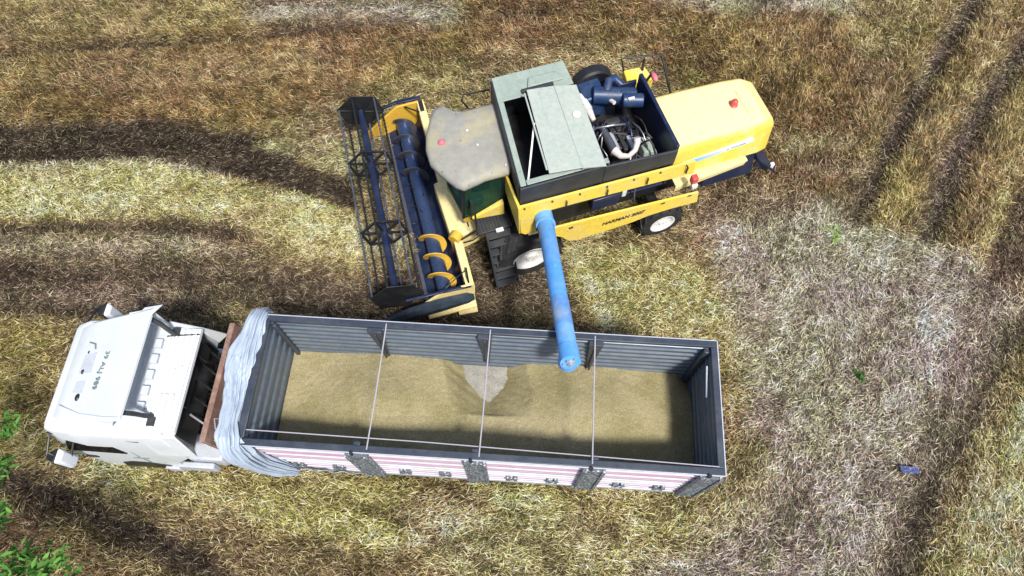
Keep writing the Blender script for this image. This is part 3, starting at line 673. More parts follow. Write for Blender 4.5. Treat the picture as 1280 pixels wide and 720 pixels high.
for k in range(30):
    a = Vector((hrs.uniform(-2.7, -1.40), hrs.uniform(-2.1, -.70), hrs.uniform(2.5, 3.15))); b = Vector((hrs.uniform(-2.7, -1.40), hrs.uniform(-2.1, -.70), hrs.uniform(2.4, 3.0)))
    mid = (a + b) / 2 + Vector((0, 0, hrs.uniform(.1, .45))); hz = MB(); hz.tube([a, a.lerp(mid, .6) + Vector((0, 0, .06)), mid, b.lerp(mid, .6) + Vector((0, 0, .05)), b], hrs.choice([.016, .022, .03]), 8)
    hz.build('hose', hrs.choice([M_steel, M_black, M_frame, M_steel, M_navy]), engine, smooth=50)
hz = MB(); hz.tube([(-1.38, -1.72, 3.05), (-1.55, -1.70, 3.22), (-1.9, -1.62, 3.28), (-2.2, -1.62, 3.2), (-2.3, -1.5, 3.0)], .032, 8); hz.build('hose', M_steel, engine, smooth=50)
hz = MB(); hz.tube([(-2.15, -1.35, 3.0), (-2.18, -1.25, 3.25), (-2.30, -1.22, 3.30), (-2.38, -1.3, 3.1)], .020, 8); hz.build('hose', M_steel, engine, smooth=50)
for k in range(3):
    bk_ = MB(); x = -1.82 - k * .16; bk_.box(x - .05, x + .04, -1.55 + .1 * k, -1.1 + .08 * k, 3.08, 3.17); bk_.build('valve_cover', M_galv if k != 1 else M_frame, engine, .015)
pl_ = MB(); pl_.hexa([(-2.36, -1.40, 2.75), (-2.72, -1.40, 2.75), (-2.72, -.85, 2.75), (-2.36, -.85, 2.75), (-2.40, -1.36, 3.0), (-2.66, -1.30, 2.98), (-2.66, -.9, 2.98), (-2.40, -.95, 3.0)]); pl_.build('battery_cover', M_tank, engine, .03)

# rear hood: rounded straw hood
rings = []
for k, (x, dz, iny, zb) in enumerate([(-2.94, 0, 0, 2.20), (-3.7, .0, 0, 2.18), (-4.75, -.02, .02, 2.13), (-5.24, -.05, .05, 2.08), (-5.50, -.16, .12, 2.04), (-5.61, -.38, .22, 2.02)]):
    y0, y1 = -.76 - iny, -2.30 + iny; zt = 3.02 + dz; rr = .17 if k < 5 else .12
    pts = []
    pts.append((x, y0 + .10, zb))
    for a in range(0, 91, 18): pts.append((x, y0 - rr + rr * math.cos(R(a)), zt - rr + rr * math.sin(R(a))))
    for a in range(90, 181, 18): pts.append((x, y1 + rr + rr * math.cos(R(a)), zt - rr + rr * math.sin(R(a))))
    pts.append((x, y1 - .10, zb))
    rings.append(pts)
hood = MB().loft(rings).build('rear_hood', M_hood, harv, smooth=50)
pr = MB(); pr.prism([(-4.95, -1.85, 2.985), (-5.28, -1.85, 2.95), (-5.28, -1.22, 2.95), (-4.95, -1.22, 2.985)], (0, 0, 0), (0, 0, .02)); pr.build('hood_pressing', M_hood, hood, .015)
bc = MB(); bc.lathe([(.02, 0), (.09, 0), (.09, .03), (.075, .04), (.075, .12), (.05, .16), (.02, .17)], (-4.74, -1.50, 3.0), 'Z', 18); bc.build('beacon', M_red, hood, smooth=45)
dc = MB(); dc.prism([(-3.12, -.775, 2.36), (-3.12, -.775, 2.52), (-4.90, -.79, 2.70), (-4.98, -.79, 2.66), (-4.96, -.79, 2.60)], (0, 0, 0), (0, .085, 0))
decal = dc.build('side_decal', M_decal, hood)
lettering('B. HARMAN', .085, basis((-1, 0, .11), (0, -.08, 1), (-4.55, -.700, 2.615)), M_inkb, decal, .002)
for x in (-3.0,): MB().box(x - .05, x, -.95, -.83, 2.9, 3.02).build('hood_hinge', M_black, hood, .01)
# bleached tail panel under the hood, chopper and its blue spreader boards
tp = MB(); tp.hexa([(-3.1, -.80, 2.05), (-4.98, -.90, 1.98), (-4.98, -.60, 1.98), (-3.1, -.42, 2.05), (-3.1, -.80, 2.11), (-4.98, -.90, 2.04), (-4.98, -.60, 2.04), (-3.1, -.42, 2.11)])
tp.hexa([(-3.1, -.47, 1.86), (-4.95, -.65, 1.84), (-4.95, -.62, 1.84), (-3.1, -.43, 1.86), (-3.1, -.46, 2.046), (-4.95, -.64, 1.976), (-4.95, -.60, 1.976), (-3.1, -.42, 2.046)])
tp.build('tail_panel', M_cream, harv, .012)
ch = MB(); ch.hexa([(-4.2, -2.35, .95), (-5.55, -2.35, .95), (-5.55, -.82, .95), (-4.2, -.82, .95), (-4.2, -2.35, 1.85), (-5.35, -2.35, 2.05), (-5.35, -.88, 2.05), (-4.2, -.88, 1.85)])
chop = ch.build('straw_chopper', M_navy, harv, .03)
sb = MB(); sb.hexa([(-5.45, -2.45, 1.62), (-6.06, -2.5, .98), (-6.06, -.62, .98), (-5.45, -.78, 1.62), (-5.47, -2.45, 1.67), (-6.09, -2.5, 1.03), (-6.09, -.62, 1.03), (-5.47, -.78, 1.67)])
for k in range(6): sb.hexa([(-5.5, -2.35 + k * .3, 1.3), (-6.0, -2.35 + k * .3, .82), (-6.0, -2.31 + k * .3, .82), (-5.5, -2.31 + k * .3, 1.3), (-5.5, -2.35 + k * .3, 1.6), (-6.0, -2.35 + k * .3, 1.0), (-6.0, -2.31 + k * .3, 1.0), (-5.5, -2.31 + k * .3, 1.6)])
sb.build('spreader_board', M_navy, chop, .01)
MB().box(-6.02, -5.92, -.78, -.70, 1.10, 1.28).build('rear_lamp', M_rim, chop, .01)

# far side platform with its yellow box and rail, lamps
pb = MB(); pb.hexa([(-2.78, -3.15, 2.5), (-3.34, -3.13, 2.5), (-3.38, -2.76, 2.5), (-2.76, -2.79, 2.5), (-2.80, -3.17, 3.0), (-3.30, -3.15, 3.0), (-3.36, -2.74, 3.0), (-2.75, -2.77, 3.0)])
pb.build('side_box', M_yel, harv, .025)
hr = MB(); q = [lc(777, 73, 3.3), lc(827, 68, 3.3), lc(838, 116, 2.5), lc(782, 106, 2.6), lc(805, 74, 3.28), lc(800, 106, 2.6)]
hr.tube([q[3], q[0], q[1], q[2]], .028, 8).tube([q[4], q[5]], .03, 8).tube([q[0].lerp(q[3], .5), q[1].lerp(q[2], .5)], .018, 8)
hr.build('handrail', M_black, harv, smooth=50)
fr = MB(); p0 = lc(578, 134, 2.6); fr.tube([lc(585, 135, 2.3), lc(577, 126, 2.7), lc(579, 118, 2.8), lc(612, 112, 2.8)], .022, 8); fr.build('mirror_arm', M_black, harv)
lp = MB(); lp.tube([(-2.98, -2.60, 2.9), (-3.15, -2.56, 3.40)], .03, 8); lp.build('lamp_stalk', M_black, harv)
lb = MB(); lb.ball((-3.20, -2.50, 3.36), .085, 12, (.8, 1.5, .8)); lb.build('warning_lamp', M_pink, harv)
rl = MB(); c_ = lc(869, 224, 2.5); rl.box(c_.x - .07, c_.x + .07, c_.y - .10, c_.y + .04, 2.35, 2.56); rl.build('reflector', M_red, harv, .02)
rl = MB(); rl.box(c_.x - .09, c_.x + .05, c_.y - .02, c_.y + .08, 2.20, 2.34); rl.build('reflector', M_rim, harv, .02)
# unloading auger
au = MB(); A0 = Vector((.05, -.62, 2.56)); A1 = Vector((.12, -.10, 2.72)); A2 = lc(713, 452, 4.0)
dirn = (A2 - A1).normalized()
au.tube([A1, A1 + dirn * .02, A1.lerp(A2, .995), A2], [.165, .17, .165, .160], 24)
aug = au.build('unloading_auger', M_auger, harv, smooth=40)
el = MB(); el.tube([Vector((.05, -.95, 2.3)), A0, A0.lerp(A1, .55), A1 + dirn * .03], [.20, .20, .20, .185], 22); el.tube([A1 + dirn * .02, A1 + dirn * .07], .205, 22); el.build('auger_elbow', M_auger, aug, smooth=40)
se = MB(); se.tube([A1.lerp(A2, .60), A1.lerp(A2, .79)], .169, 24, False); se.build('tube_patch', paint('rubbed_blue_grey_paint', (.12, .29, .62), .5, .8, (.40, .44, .46), var=.2, scale=2.3), aug, smooth=40)
en = MB(); en.tube([A2 - dirn * .30, A2 + dirn * .02], .178, 24); en.tube([A2 - dirn * .13 + Vector((0, 0, -.05)), A2 - dirn * .13 + Vector((0, 0, -.36))], [.165, .18], 20)
en.build('discharge_spout', M_auger, aug, smooth=40)
bt = MB(); bt.tube([A2 + dirn * .022, A2 + dirn * .035], .075, 20); bt.tube([A2 + dirn * .03, A2 + dirn * .07], .05, 10); bt.tube([A2 + dirn * .06, A2 + dirn * .10], .025, 8)
for k in range(6):
    a = k * math.pi / 3; o_ = Vector((math.cos(a), 0, math.sin(a))) * .13; bt.tube([A2 + o_ + dirn * .015, A2 + o_ + dirn * .035], .016, 6)
bt.build('end_bearing', M_galv, aug, smooth=40)

# ladder and platform
ld = MB()
for k in range(7):
    f_ = k / 6; y = -.72 + f_ * .62; z = 1.62 - f_ * 1.25
    ld.box(.72, 1.20, y - .11, y + .06, z - .02, z + .02)
ld.bar((.70, -.80, 1.70), (.70, -.02, .30), .04, .10).bar((1.22, -.80, 1.70), (1.22, -.02, .30), .04, .10)
lad = ld.build('ladder', M_char, harv, .006)
MB().box(.82, .99, -.855, -.765, 1.66, 1.70).build('step_plate', M_rim, lad, .004)
pf = MB(); pf.box(.60, 1.40, -1.30, -.84, 1.62, 1.68)
for k in range(10): pf.box(.63 + k * .075, .66 + k * .075, -1.28, -.87, 1.683, 1.71)
pf.build('platform', M_char, harv, .006)
kb = MB(); kb.tube([(1.42, -.86, 1.65), (1.42, -.86, 2.55), (1.42, -1.2, 2.6), (1.42, -1.25, 1.7)], .022, 8); kb.build('grab_rail', M_black, harv)

# cab: floor pan, posts, glass, dusty canopy
cb = MB(); cb.hexa([(.62, -3.0, 1.45), (1.58, -3.0, 1.45), (1.58, -1.34, 1.45), (.62, -1.34, 1.45), (.62, -3.0, 1.85), (1.62, -3.0, 1.80), (1.62, -1.32, 1.80), (.62, -1.30, 1.85)])
cb.box(.60, .68, -3.0, -1.32, 1.86, 3.15)
cab = cb.build('cab', M_yel, harv, .03)
for (x, y, x2, y2) in ((1.60, -1.29, 1.50, -1.31), (1.60, -2.98, 1.50, -2.9), (.66, -1.28, .66, -1.28), (.66, -3.02, .66, -2.95)):
    ps = MB(); ps.bar((x, y, 1.8), (x2, y2, 3.2), .06); ps.build('cab_post', M_black, cab)
gl = MB()
gl.add([(1.60, -1.27, 1.80), (.70, -1.27, 1.86), (.70, -1.29, 3.17), (1.50, -1.29, 3.17)], [(0, 1, 2, 3)])
gl.build('side_window', M_glass, cab)
gl = MB(); gl.add([(1.60, -1.31, 1.8), (1.74, -2.13, 1.75), (1.60, -2.95, 1.8), (1.50, -2.88, 3.17), (1.66, -2.1, 3.17), (1.50, -1.33, 3.17)], [(0, 1, 4, 5), (1, 2, 3, 4)]); gl.build('windscreen', M_glass, cab)
yf = MB(); yf.hexa([(.70, -1.24, 1.80), (1.42, -1.24, 1.80), (1.42, -1.18, 1.80), (.70, -1.10, 1.80), (.70, -1.24, 2.24), (1.42, -1.24, 1.84), (1.42, -1.18, 1.84), (.70, -1.13, 2.20)]); yf.build('door_sill', M_yel, cab, .01)
st_ = MB(); st_.box(.85, 1.25, -2.3, -1.85, 2.0, 2.2).box(.78, .90, -2.3, -1.85, 2.2, 2.8); st_.build('seat', M_black, cab, .04)
sw = MB(); sw.tube([(1.5 + .17 * math.cos(a) * .8, -2.08 + .17 * math.sin(a), 2.5 + .06 * math.cos(a)) for a in [2 * math.pi * k / 20 for k in range(21)]], .016, 6).tube([(1.62, -2.08, 1.9), (1.5, -2.08, 2.5)], .03, 8); sw.build('steering_wheel', M_black, cab)
ds = MB(); ds.box(1.1, 1.5, -1.55, -1.38, 2.0, 2.3); ds.build('control_console', M_tank, cab, .03)
MB().box(.8, .95, -1.50, -1.40, 2.9, 2.98).build('cab_lamp', M_rim, cab, .02)
outl = [(541, 137), (552, 131), (566, 138), (580, 139), (622, 128), (628, 135), (641, 205), (636, 216), (606, 224), (596, 229), (580, 236), (570, 233), (552, 219), (538, 206), (532, 188), (532, 170), (536, 152)]
P = [lc(x, y, 3.30) for x, y in outl]
cx_ = sum((p for p in P), Vector()) / len(P)
def ring(scale, z): return [(cx_.x + (p.x - cx_.x) * scale, cx_.y + (p.y - cx_.y) * scale, z) for p in P]
cn_ = MB(); cn_.loft([ring(.96, 3.17), ring(1.0, 3.20), ring(1.0, 3.27), ring(.97, 3.33), ring(.88, 3.375), ring(.55, 3.40), ring(.15, 3.405)])
canopy = cn_.build('canopy', M_canopy, cab, smooth=60)
kn = MB(); c0 = lc(552, 178, 3.4); kn.lathe([(.02, 0), (.075, 0), (.08, .04), (.05, .08), (.02, .09)], (c0.x, c0.y, 3.37), 'Z', 14); kn.build('roof_beacon', M_pink, cab, smooth=45)
for (x, y, s_) in ((584, 163, .03), (597, 181, .026), (576, 176, .014), (632, 206, .02)):
    c0 = lc(x, y, 3.4); MB().ball((c0.x, c0.y, 3.40), s_, 8).build('roof_bolt', M_rim if s_ > .015 else M_black, cab)

# feeder house between cab and header
fh = MB(); fh.hexa([(.6, -2.75, .95), (1.95, -2.85, .45), (1.95, -1.20, .45), (.6, -1.25, .95), (.6, -2.75, 1.55), (1.95, -2.85, 1.08), (1.95, -1.20, 1.08), (.6, -1.25, 1.55)])
feed = fh.build('feeder_house', M_cream, harv, .03)
for k, y in enumerate((-1.62, -1.45)): MB().bar((1.50, y, 1.265), (1.48, y + .001, 1.275), .22, .02, (0, 0, 1)).build('slot', M_black, feed)
MB().tube([(1.78, -1.30, 1.15), (1.92, -1.16, 1.15)], .14, 16).build('drive_cover', M_flight, feed, smooth=45)
MB().box(1.12, 1.22, -1.28, -1.18, 1.5, 1.62).build('hydraulic_coupler', M_red, feed, .02)
hh = MB(); hh.tube([(1.1, -1.22, 1.5), (1.3, -1.12, 1.45), (1.55, -1.1, 1.3), (1.75, -1.12, 1.15)], .02, 8).tube([(1.05, -1.2, 1.55), (1.2, -1.02, 1.4), (1.5, -1.0, 1.2), (1.7, -1.08, 1.05)], .016, 8); hh.build('hydraulic_hose', M_black, feed)

# ---- header: its own skewed frame; x forward from the back rail, y across
HM = Matrix.Translation((1.82, -2.68, 0)) @ Matrix.Rotation(R(-2.8), 4, 'Z')
HW = 2.66
def hput(o): o.matrix_local = HM; return o
tb = MB()
tb.add([(x, y, z) for y in (-HW, HW) for x, z in ((.02, 1.0), (.05, .45), (.20, .24), (.50, .16), (.72, .22), (.90, .14))], [(i, i + 1, i + 7, i + 6) for i in range(5)])
tb.add([(x, y, z - .02) for y in (-HW, HW) for x, z in ((.0, 1.0), (.03, .43), (.20, .22), (.50, .14), (.72, .19), (.90, .12))], [(i, i + 1, i + 7, i + 6) for i in range(5)])
header = hput(tb.build('header', M_navy, harv, smooth=30))
bb = MB(); bb.box(-.16, .02, -HW, HW, .92, 1.10).box(-.18, -.162, -HW, HW, .55, .92); bb.build('back_beam', M_cream, header, .02)
b2 = MB(); b2.bar((.028, -HW + .1, 1.03), (.028, HW - .1, 1.03), .012, .06); b2.build('beam_lip', M_rust, header)
kn_ = MB(); kn_.box(.90, .98, -HW, HW, .10, .16)
for k in range(72):
    y = -HW + .05 + k * (2 * HW - .1) / 71
    kn_.add([(.98, y - .018, .12), (.98, y + .018, .12), (1.09, y, .12), (.98, y, .16)], [(0, 1, 2), (0, 2, 3), (1, 3, 2), (0, 3, 1)])
kn_.build('cutter_bar', M_steel, header)
for s_ in (-1, 1):
    ep = MB(); yy = s_ * HW
    ep.prism([(-.16, yy, .12), (1.45, yy, .10), (1.45, yy, .30), (.95, yy, .75), (.55, yy, 1.08), (-.16, yy, 1.12)], (0, 0, 0), (0, s_ * .05, 0))
    ep.build('end_sheet', M_flight if s_ < 0 else M_cream, header, .012)
shield = MB(); y0 = HW + .06
rr_ = []
for (x, zc, hh_, ww) in ((-.12, .74, .10, .06), (.03, .76, .18, .11), (.65, .74, .22, .14), (1.35, .66, .22, .14), (1.8, .55, .18, .11), (2.1, .46, .08, .05)):
    rr_.append([(x, y0 + .12 + ww * math.cos(a) * 1.0, zc + hh_ * math.sin(a)) for a in [2 * math.pi * (k + .5) / 8 for k in range(8)]])
shield.loft(rr_); shield.build('crop_divider', paint('blue_black_shield', (.022, .034, .052), .4, .3, (.10, .12, .15), var=.3), header, smooth=25)
du = MB(); du.prism([(-.14, y0 + .05, .48), (1.0, y0 + .05, .30), (1.0, y0 + .20, .26), (-.14, y0 + .26, .44)], (0, 0, 0), (0, 0, .05)); du.prism([(-.14, y0 + .05, .30), (.30, y0 + .05, .22), (.30, y0 + .26, .20), (-.14, y0 + .32, .28)], (0, 0, 0), (0, 0, .05)); du.build('divider_skirt', M_cream, header, .01)
fd = MB(); fd.bar((-.1, -HW - .08, 1.16), (.55, -HW - .08, 1.16), .10, .06).bar((.5, -HW - .08, 1.16), (1.4, -HW - .08, .95), .07, .06); fd.build('reel_arm', M_navy, header, .01)
fd = MB(); fd.bar((-.1, HW + .04, 1.06), (.55, HW + .04, 1.10), .07, .06).bar((.5, HW + .04, 1.10), (1.4, HW + .04, 1.08), .06, .06); fd.build('reel_arm', M_navy, header, .01)
ss = MB(); ss.bar((.02, -HW + .35, 1.14), (.35, -HW + .05, 1.10), .03).box(-.12, -.02, -HW, -HW + .32, 1.102, 1.16); ss.build('beam_bracket', M_black, header)
ss = MB(); ss.tube([(-.08, HW - .35, 1.1), (-.08, HW - .33, 1.24), (-.06, HW - .1, 1.26), (-.06, HW - .02, 1.12)], .02, 8).tube([(.5, HW - .1, .9), (.15, HW - .28, 1.0), (-.05, HW - .32, 1.14)], .014, 8); ss.build('beam_bracket', M_black, header)

ab = MB(); AX, AZ = .49, .52
ab.tube([(AX, -HW + .08, AZ), (AX, HW - .08, AZ)], .17, 26)
hauger = hput(ab.build('header_auger', M_blade, harv, smooth=40))
def helix(y0, y1, pitch, hand, r0, r1, th=.012, n=26):
    m = MB(); turns = abs(y1 - y0) / pitch; N = int(turns * n) + 1; rows = []
    for i in range(N):
        t = i / (N - 1); a = hand * 2 * math.pi * turns * t + .7; y = y0 + (y1 - y0) * t
        rows.append([(AX + r * math.cos(a), y + dy, AZ + r * math.sin(a)) for r, dy in ((r0, -th), (r1, -th), (r1, th), (r0, th))])
    m.loft(rows); return m
helix(-HW + .12, -.75, .52, 1, .165, .32).build('flighting', M_steel, hauger, smooth=40).hide_render = False
helix(HW - .12, .75, .52, -1, .165, .32).build('flighting', M_flight, hauger, smooth=40)
for k in range(16):
    y = -.68 + k * .09; a = k * 2.4; fg = MB(); fg.tube([(AX + .16 * math.cos(a), y, AZ + .16 * math.sin(a)), (AX + .31 * math.cos(a), y, AZ + .31 * math.sin(a))], .011, 6)
    fg.build('retracting_finger', M_black, hauger)

RX, RZ, RR, NB = 1.50, 1.22, .54, 6
rt = MB(); rt.tube([(RX, -HW + .05, RZ), (RX, HW - .05, RZ)], .085, 14)
reel = rt.build('reel', M_navy, harv, smooth=40); reel.matrix_local = HM @ Matrix.Rotation(R(-1.3), 4, 'Z')
RA = [2 * math.pi * k / NB + .30 for k in range(NB)]
for k, a in enumerate(RA):
    x, z = RX + RR * math.cos(a), RZ + RR * math.sin(a)
    tb_ = MB(); tb_.tube([(x, -HW + .03, z), (x, HW - .03, z)], .022, 8)
    for j in range(46):
        y = -HW + .12 + j * (2 * HW - .24) / 45; tb_.tube([(x, y, z), (x + .03, y, z - .13), (x - .02, y, z - .27)], .009, 4, False)
    tb_.build('tine_bar', M_black if k % 2 else paint('grey_tine_bar_%d' % k, (.05, .06, .09), .4, .3), reel)
for y in (-.98, .98):
    m = MB()
    for k, a in enumerate(RA):
        b = RA[(k + 1) % NB]; p = (RX + RR * math.cos(a), y, RZ + RR * math.sin(a)); q_ = (RX + RR * math.cos(b), y, RZ + RR * math.sin(b))
        m.bar(p, q_, .05, .045, (0, 1, 0))
        i_ = (RX + .10 * math.cos(a), y, RZ + .10 * math.sin(a))
        m.bar(i_, p, .05, .045, (0, 1, 0))
        md_ = ((p[0] + q_[0]) / 2, y, (p[2] + q_[2]) / 2)
    m.build('reel_spider', M_black, reel)
for y in (-HW + .02, HW - .02):
    m = MB(); m.prism([(RX + (RR + .05) * math.cos(a), y - .012, RZ + (RR + .05) * math.sin(a)) for a in RA], (0, 0, 0), (0, .024, 0))
    for k, a in enumerate(RA): m.bar((RX + .1 * math.cos(a), y + (.02 if y < 0 else -.02), RZ + .1 * math.sin(a)), (RX + RR * math.cos(a), y + (.02 if y < 0 else -.02), RZ + RR * math.sin(a)), .03, .03, (0, 1, 0))
    m.build('end_plate', M_black, reel, .006)

# ------------------------------------------------------------------ grain lorry (local x towards its cab, y = the side facing the camera)
TA = R(-3.6)
T_O = (-.494, 3.323, 0)
lorry = empty('grain_lorry', T_O, math.pi + TA)
tag(lorry, 'white cab grain lorry with a long open grey box, parked beside the harvester', 'lorry')
_ti = (Matrix.Translation(T_O) @ Matrix.Rotation(math.pi + TA, 4, 'Z')).inverted()
def lt(px, py, z): return _ti @ at(px, py, z)
LX, LY, RIM, FLR = 4.13, 1.19, 3.40, 1.40

bx = MB(); bx.box(-LX + .06, LX - .06, -LY + .06, LY - .06, FLR - .12, FLR)
for k in range(9): bx.box(-LX + .3 + k * .92, -LX + .4 + k * .92, -LY + .07, LY - .07, FLR - .22, FLR - .122)
box = bx.build('cargo_box', mat_floor(), lorry)
def corr(m, x0, x1, y_in, y_out, z0, z1, nrib, amp, axis='x'):
    """corrugated sheet with ribs running level; profile in (offset, z)"""
    prof = []
    for k in range(nrib):
        a = z0 + (z1 - z0) * k / nrib; h = (z1 - z0) / nrib
        prof += [(0, a + h * .05), (0, a + h * .50), (amp, a + h * .60), (amp, a + h * .92)]
    prof = [(0, z0)] + prof + [(0, z1)]
    sgn = 1 if y_in > y_out else -1
    ins = [(y_in + sgn * o, z) for o, z in prof]; outs = [(y_out - sgn * o, z) for o, z in prof]
    ring_ = ins + outs[::-1]
    if axis == 'x': m.loft([[(x0, y, z) for y, z in ring_], [(x1, y, z) for y, z in ring_]])
    else: m.loft([[(y, x0, z) for y, z in ring_], [(y, x1, z) for y, z in ring_]])
fw = MB(); corr(fw, -LX + .1, LX - .1, -LY + .09, -LY + .03, FLR + .002, RIM - .09, 9, .034); fw.build('side_wall', M_box, box, smooth=20)
nw = MB(); corr(nw, -LX + .1, LX - .1, LY - .09, LY - .03, FLR + .002, RIM - .09, 9, .024); nw.build('side_wall', M_side, box, smooth=20)
tw = MB(); corr(tw, -LY + .1, LY - .1, -LX + .09, -LX + .03, FLR + .002, RIM - .09, 7, .028, 'y'); tw.build('tailgate', M_box, box, smooth=20)
hw_ = MB(); corr(hw_, -LY + .1, LY - .1, LX - .09, LX - .03, FLR + .002, RIM - .02, 6, .032, 'y'); hw_.build('front_wall', M_box, box, smooth=20)
rmm = MB()
rmm.box(-LX, LX, -LY, -LY + .12, RIM - .088, RIM).box(-LX, LX, LY - .12, LY, RIM - .088, RIM)
rmm.box(-LX, -LX + .12, -LY + .121, LY - .121, RIM - .088, RIM).box(LX - .14, LX, -LY + .121, LY - .121, RIM - .018, RIM + .05)
rmm.build('top_rail', M_rimc, box, .012)
bw = MB(); bw.bar((-LX, -LY - .005, RIM - .02), (LX, -LY - .005, RIM - .02), .02, .03).bar((-LX - .004, -LY, RIM - .02), (-LX - .004, LY, RIM - .02), .02, .03).bar((-LX, LY + .006, RIM - .03), (LX, LY + .006, RIM - .03), .02, .03); bw.build('rail_trim', M_greybox, box)
bot = MB(); bot.box(-LX, LX, LY - .08, LY, FLR - .16, FLR - .002).box(-LX, LX, -LY, -LY + .08, FLR - .16, FLR - .002); bot.build('floor_rail', M_greybox, box, .01)
for x in (2.08, .06, -1.96):
    for s_ in (-1, 1):
        g_ = MB(); yi = s_ * (LY - .125)
        if s_ < 0:
            g_.hexa([(x - .03, yi, FLR + .35), (x + .03, yi, FLR + .35), (x + .03, yi + .02, FLR + .35), (x - .03, yi + .02, FLR + .35), (x - .13, yi, RIM - .01), (x + .13, yi, RIM - .01), (x + .13, yi + .10, RIM - .01), (x - .13, yi + .10, RIM - .01)])
            g_.box(x - .02, x + .02, yi + .02, yi + .12, FLR + .6, RIM - .1)
        else:
            g_.box(x - .06, x + .06, yi - .06, yi, FLR, RIM - .02)
        g_.build('side_stanchion', M_rimc, box, .008)
for x in (2.08, .06, -1.96, -3.92):
    pm = MB(); pm.box(x - .16, x + .16, LY + .003, LY + .055, FLR - .10, RIM - .10); pm.box(x - .19, x - .13, LY + .004, LY + .08, FLR - .1, RIM - .08).box(x + .13, x + .19, LY + .004, LY + .08, FLR - .1, RIM - .08); pm.build('stake', M_perf, box, .006)
    pm = MB(); pm.box(x - .14, x + .14, -LY - .06, -LY - .003, FLR - .1, RIM - .1); pm.build('stake', M_perf, box, .006)
    pm = MB(); pm.tube([(x + .06, LY + .03, RIM - .06), (x + .06, LY + .03, RIM + .05)], .03, 8); pm.build('stake_pin', M_black, box)
for bayx in (3.1, 1.07, -.95, -2.95):
    for dx_ in (-.42, .42):
        lm = MB(); x = bayx + dx_ * .9; lm.box(x - .10, x - .03, LY - .02, LY + .035, 1.62, 1.90).box(x + .03, x + .10, LY - .02, LY + .035, 1.62, 1.90).bar((x - .12, LY + .03, 1.80), (x + .12, LY + .03, 1.70), .03)
        lm.build('drop_side_latch', M_perf, box, .006)
for (xa, xb) in ((484, 463), (613, 605), (733, 733)):
    a = lt(xa, 0, RIM) if False else None
for x in (1.87, -.03, -1.93):
    m = MB(); m.tube([(x, -LY + .05, RIM + .02), (x + .005, -.4, RIM - .005), (x + .01, .4, RIM - .005), (x + .02, LY - .05, RIM + .02)], .013, 8); m.build('cross_strap', M_cable, box)
m = MB(); m.tube([(-LX + .1, LY - .14, RIM), (-1.5, LY - .20, RIM - .04), (1, LY - .25, RIM - .04), (LX - .1, LY - .26, RIM + .01)], .010, 6); m.build('side_rope', M_cable, box)
gt = MB(); gt.box(-LX + .13, -LX + .23, -LY + .13, -LY + .23, FLR, RIM - .05); gt.build('corner_post', M_rimc, box, .02)
gt = MB(); gt.box(LX - .23, LX - .15, -LY + .13, -LY + .21, FLR, RIM - .05); gt.build('corner_post', M_rimc, box, .02)
m = MB(); m.tube([(-LX + .17, -.75, RIM - .15), (-LX + .18, -.2, RIM - .25)], .02, 6); m.build('tailgate_latch', M_galv, box)

# the grain: two heaps that do not quite meet at the far wall
def grain():
    nx, ny = 210, 66; rows = []
    for j in range(ny):
        y = -LY + .105 + (2 * LY - .21) * j / (ny - 1); r_ = []
        for i in range(nx):
            x = -LX + .105 + (2 * LX - .21) * i / (nx - 1)
            z = 1.74 + .46 * math.exp(-((x - 2.1) / 1.25) ** 2 - ((y - .05) / .9) ** 2) + .44 * math.exp(-((x + 1.9) / 1.4) ** 2 - ((y - .0) / .9) ** 2)
            z -= .76 * max(0, 1 - abs(x - .16 + .22 * (y + LY) + .03 * math.sin(y * 4 + x * 3) + .012 * math.sin(y * 29 + x * 17)) / .84) * max(0, min(1, (.05 - y) / .9)) ** .7
            z -= .42 * math.exp(-((x + LX) / .30) ** 2 - ((y + LY) / .42) ** 2)
            z += .008 * (math.sin(x * 3.1 + y * 2) * math.sin(y * 4.3 - x) + .5 * math.sin(x * 9 + y * 5) * math.sin(y * 11))
            z += .007 * random.gauss(0, 1)
            r_.append((x, y, z))
        rows.append(r_)
    g_ = MB().grid(rows); bz = 1.402
    o = g_.build('grain_load', M_grain, None, smooth=180)
    o.location = T_O; o.rotation_euler = (0, 0, math.pi + TA)
    return tag(o, 'heaped load of tan paddy grain filling the open lorry box', 'grain', kind='stuff')
grain()

# wheels and chassis
cs = MB(); cs.box(-4.0, 7.7, -.48, -.36, .82, 1.08).box(-4.0, 7.7, .36, .48, .82, 1.08)
for x in (-3.5, -1.5, .5, 2.5, 4.5, 5.0): cs.box(x - .06, x + .06, -.358, .358, .84, 1.06)
cs.box(4.2, 5.3, -.9, .2, .75, 1.12); cs.build('chassis', M_frame, lorry, .01)
for x in (6.85, 4.95 - .55, -1.35, -2.65):
    for s_ in (-1, 1):
        wheel('truck_wheel', x, s_ * (1.12 if x > 6 else .98), s_, .50, .30, lorry, 22, .29)
gr = MB(); gr.box(5.30, 5.56, -.14, .30, .9, 1.22).tube([(5.2, -.5, 1.3), (5.1, 0, 1.7), (5.25, .5, 1.35)], .05, 8); gr.ball((4.95, .1, 1.3), .22, 12)
for k in range(10):
    a = Vector((random.uniform(4.75, 5.4), random.uniform(-.8, .6), random.uniform(1.0, 1.5))); b = Vector((random.uniform(4.75, 5.4), random.uniform(-.8, .6), random.uniform(1.0, 1.8))); gr.tube([a, (a + b) / 2 + Vector((0, 0, .2)), b], .025, 6)
gr.build('gearbox', M_frame, lorry, .02)
for (y0, y1, z) in ((-.05, .30, 1.55), (.34, .52, 1.45)): MB().box(5.26, 5.50, y0, y1, z - .3, z).build('battery_box', M_galv if y0 < 0 else M_rust, lorry, .02)
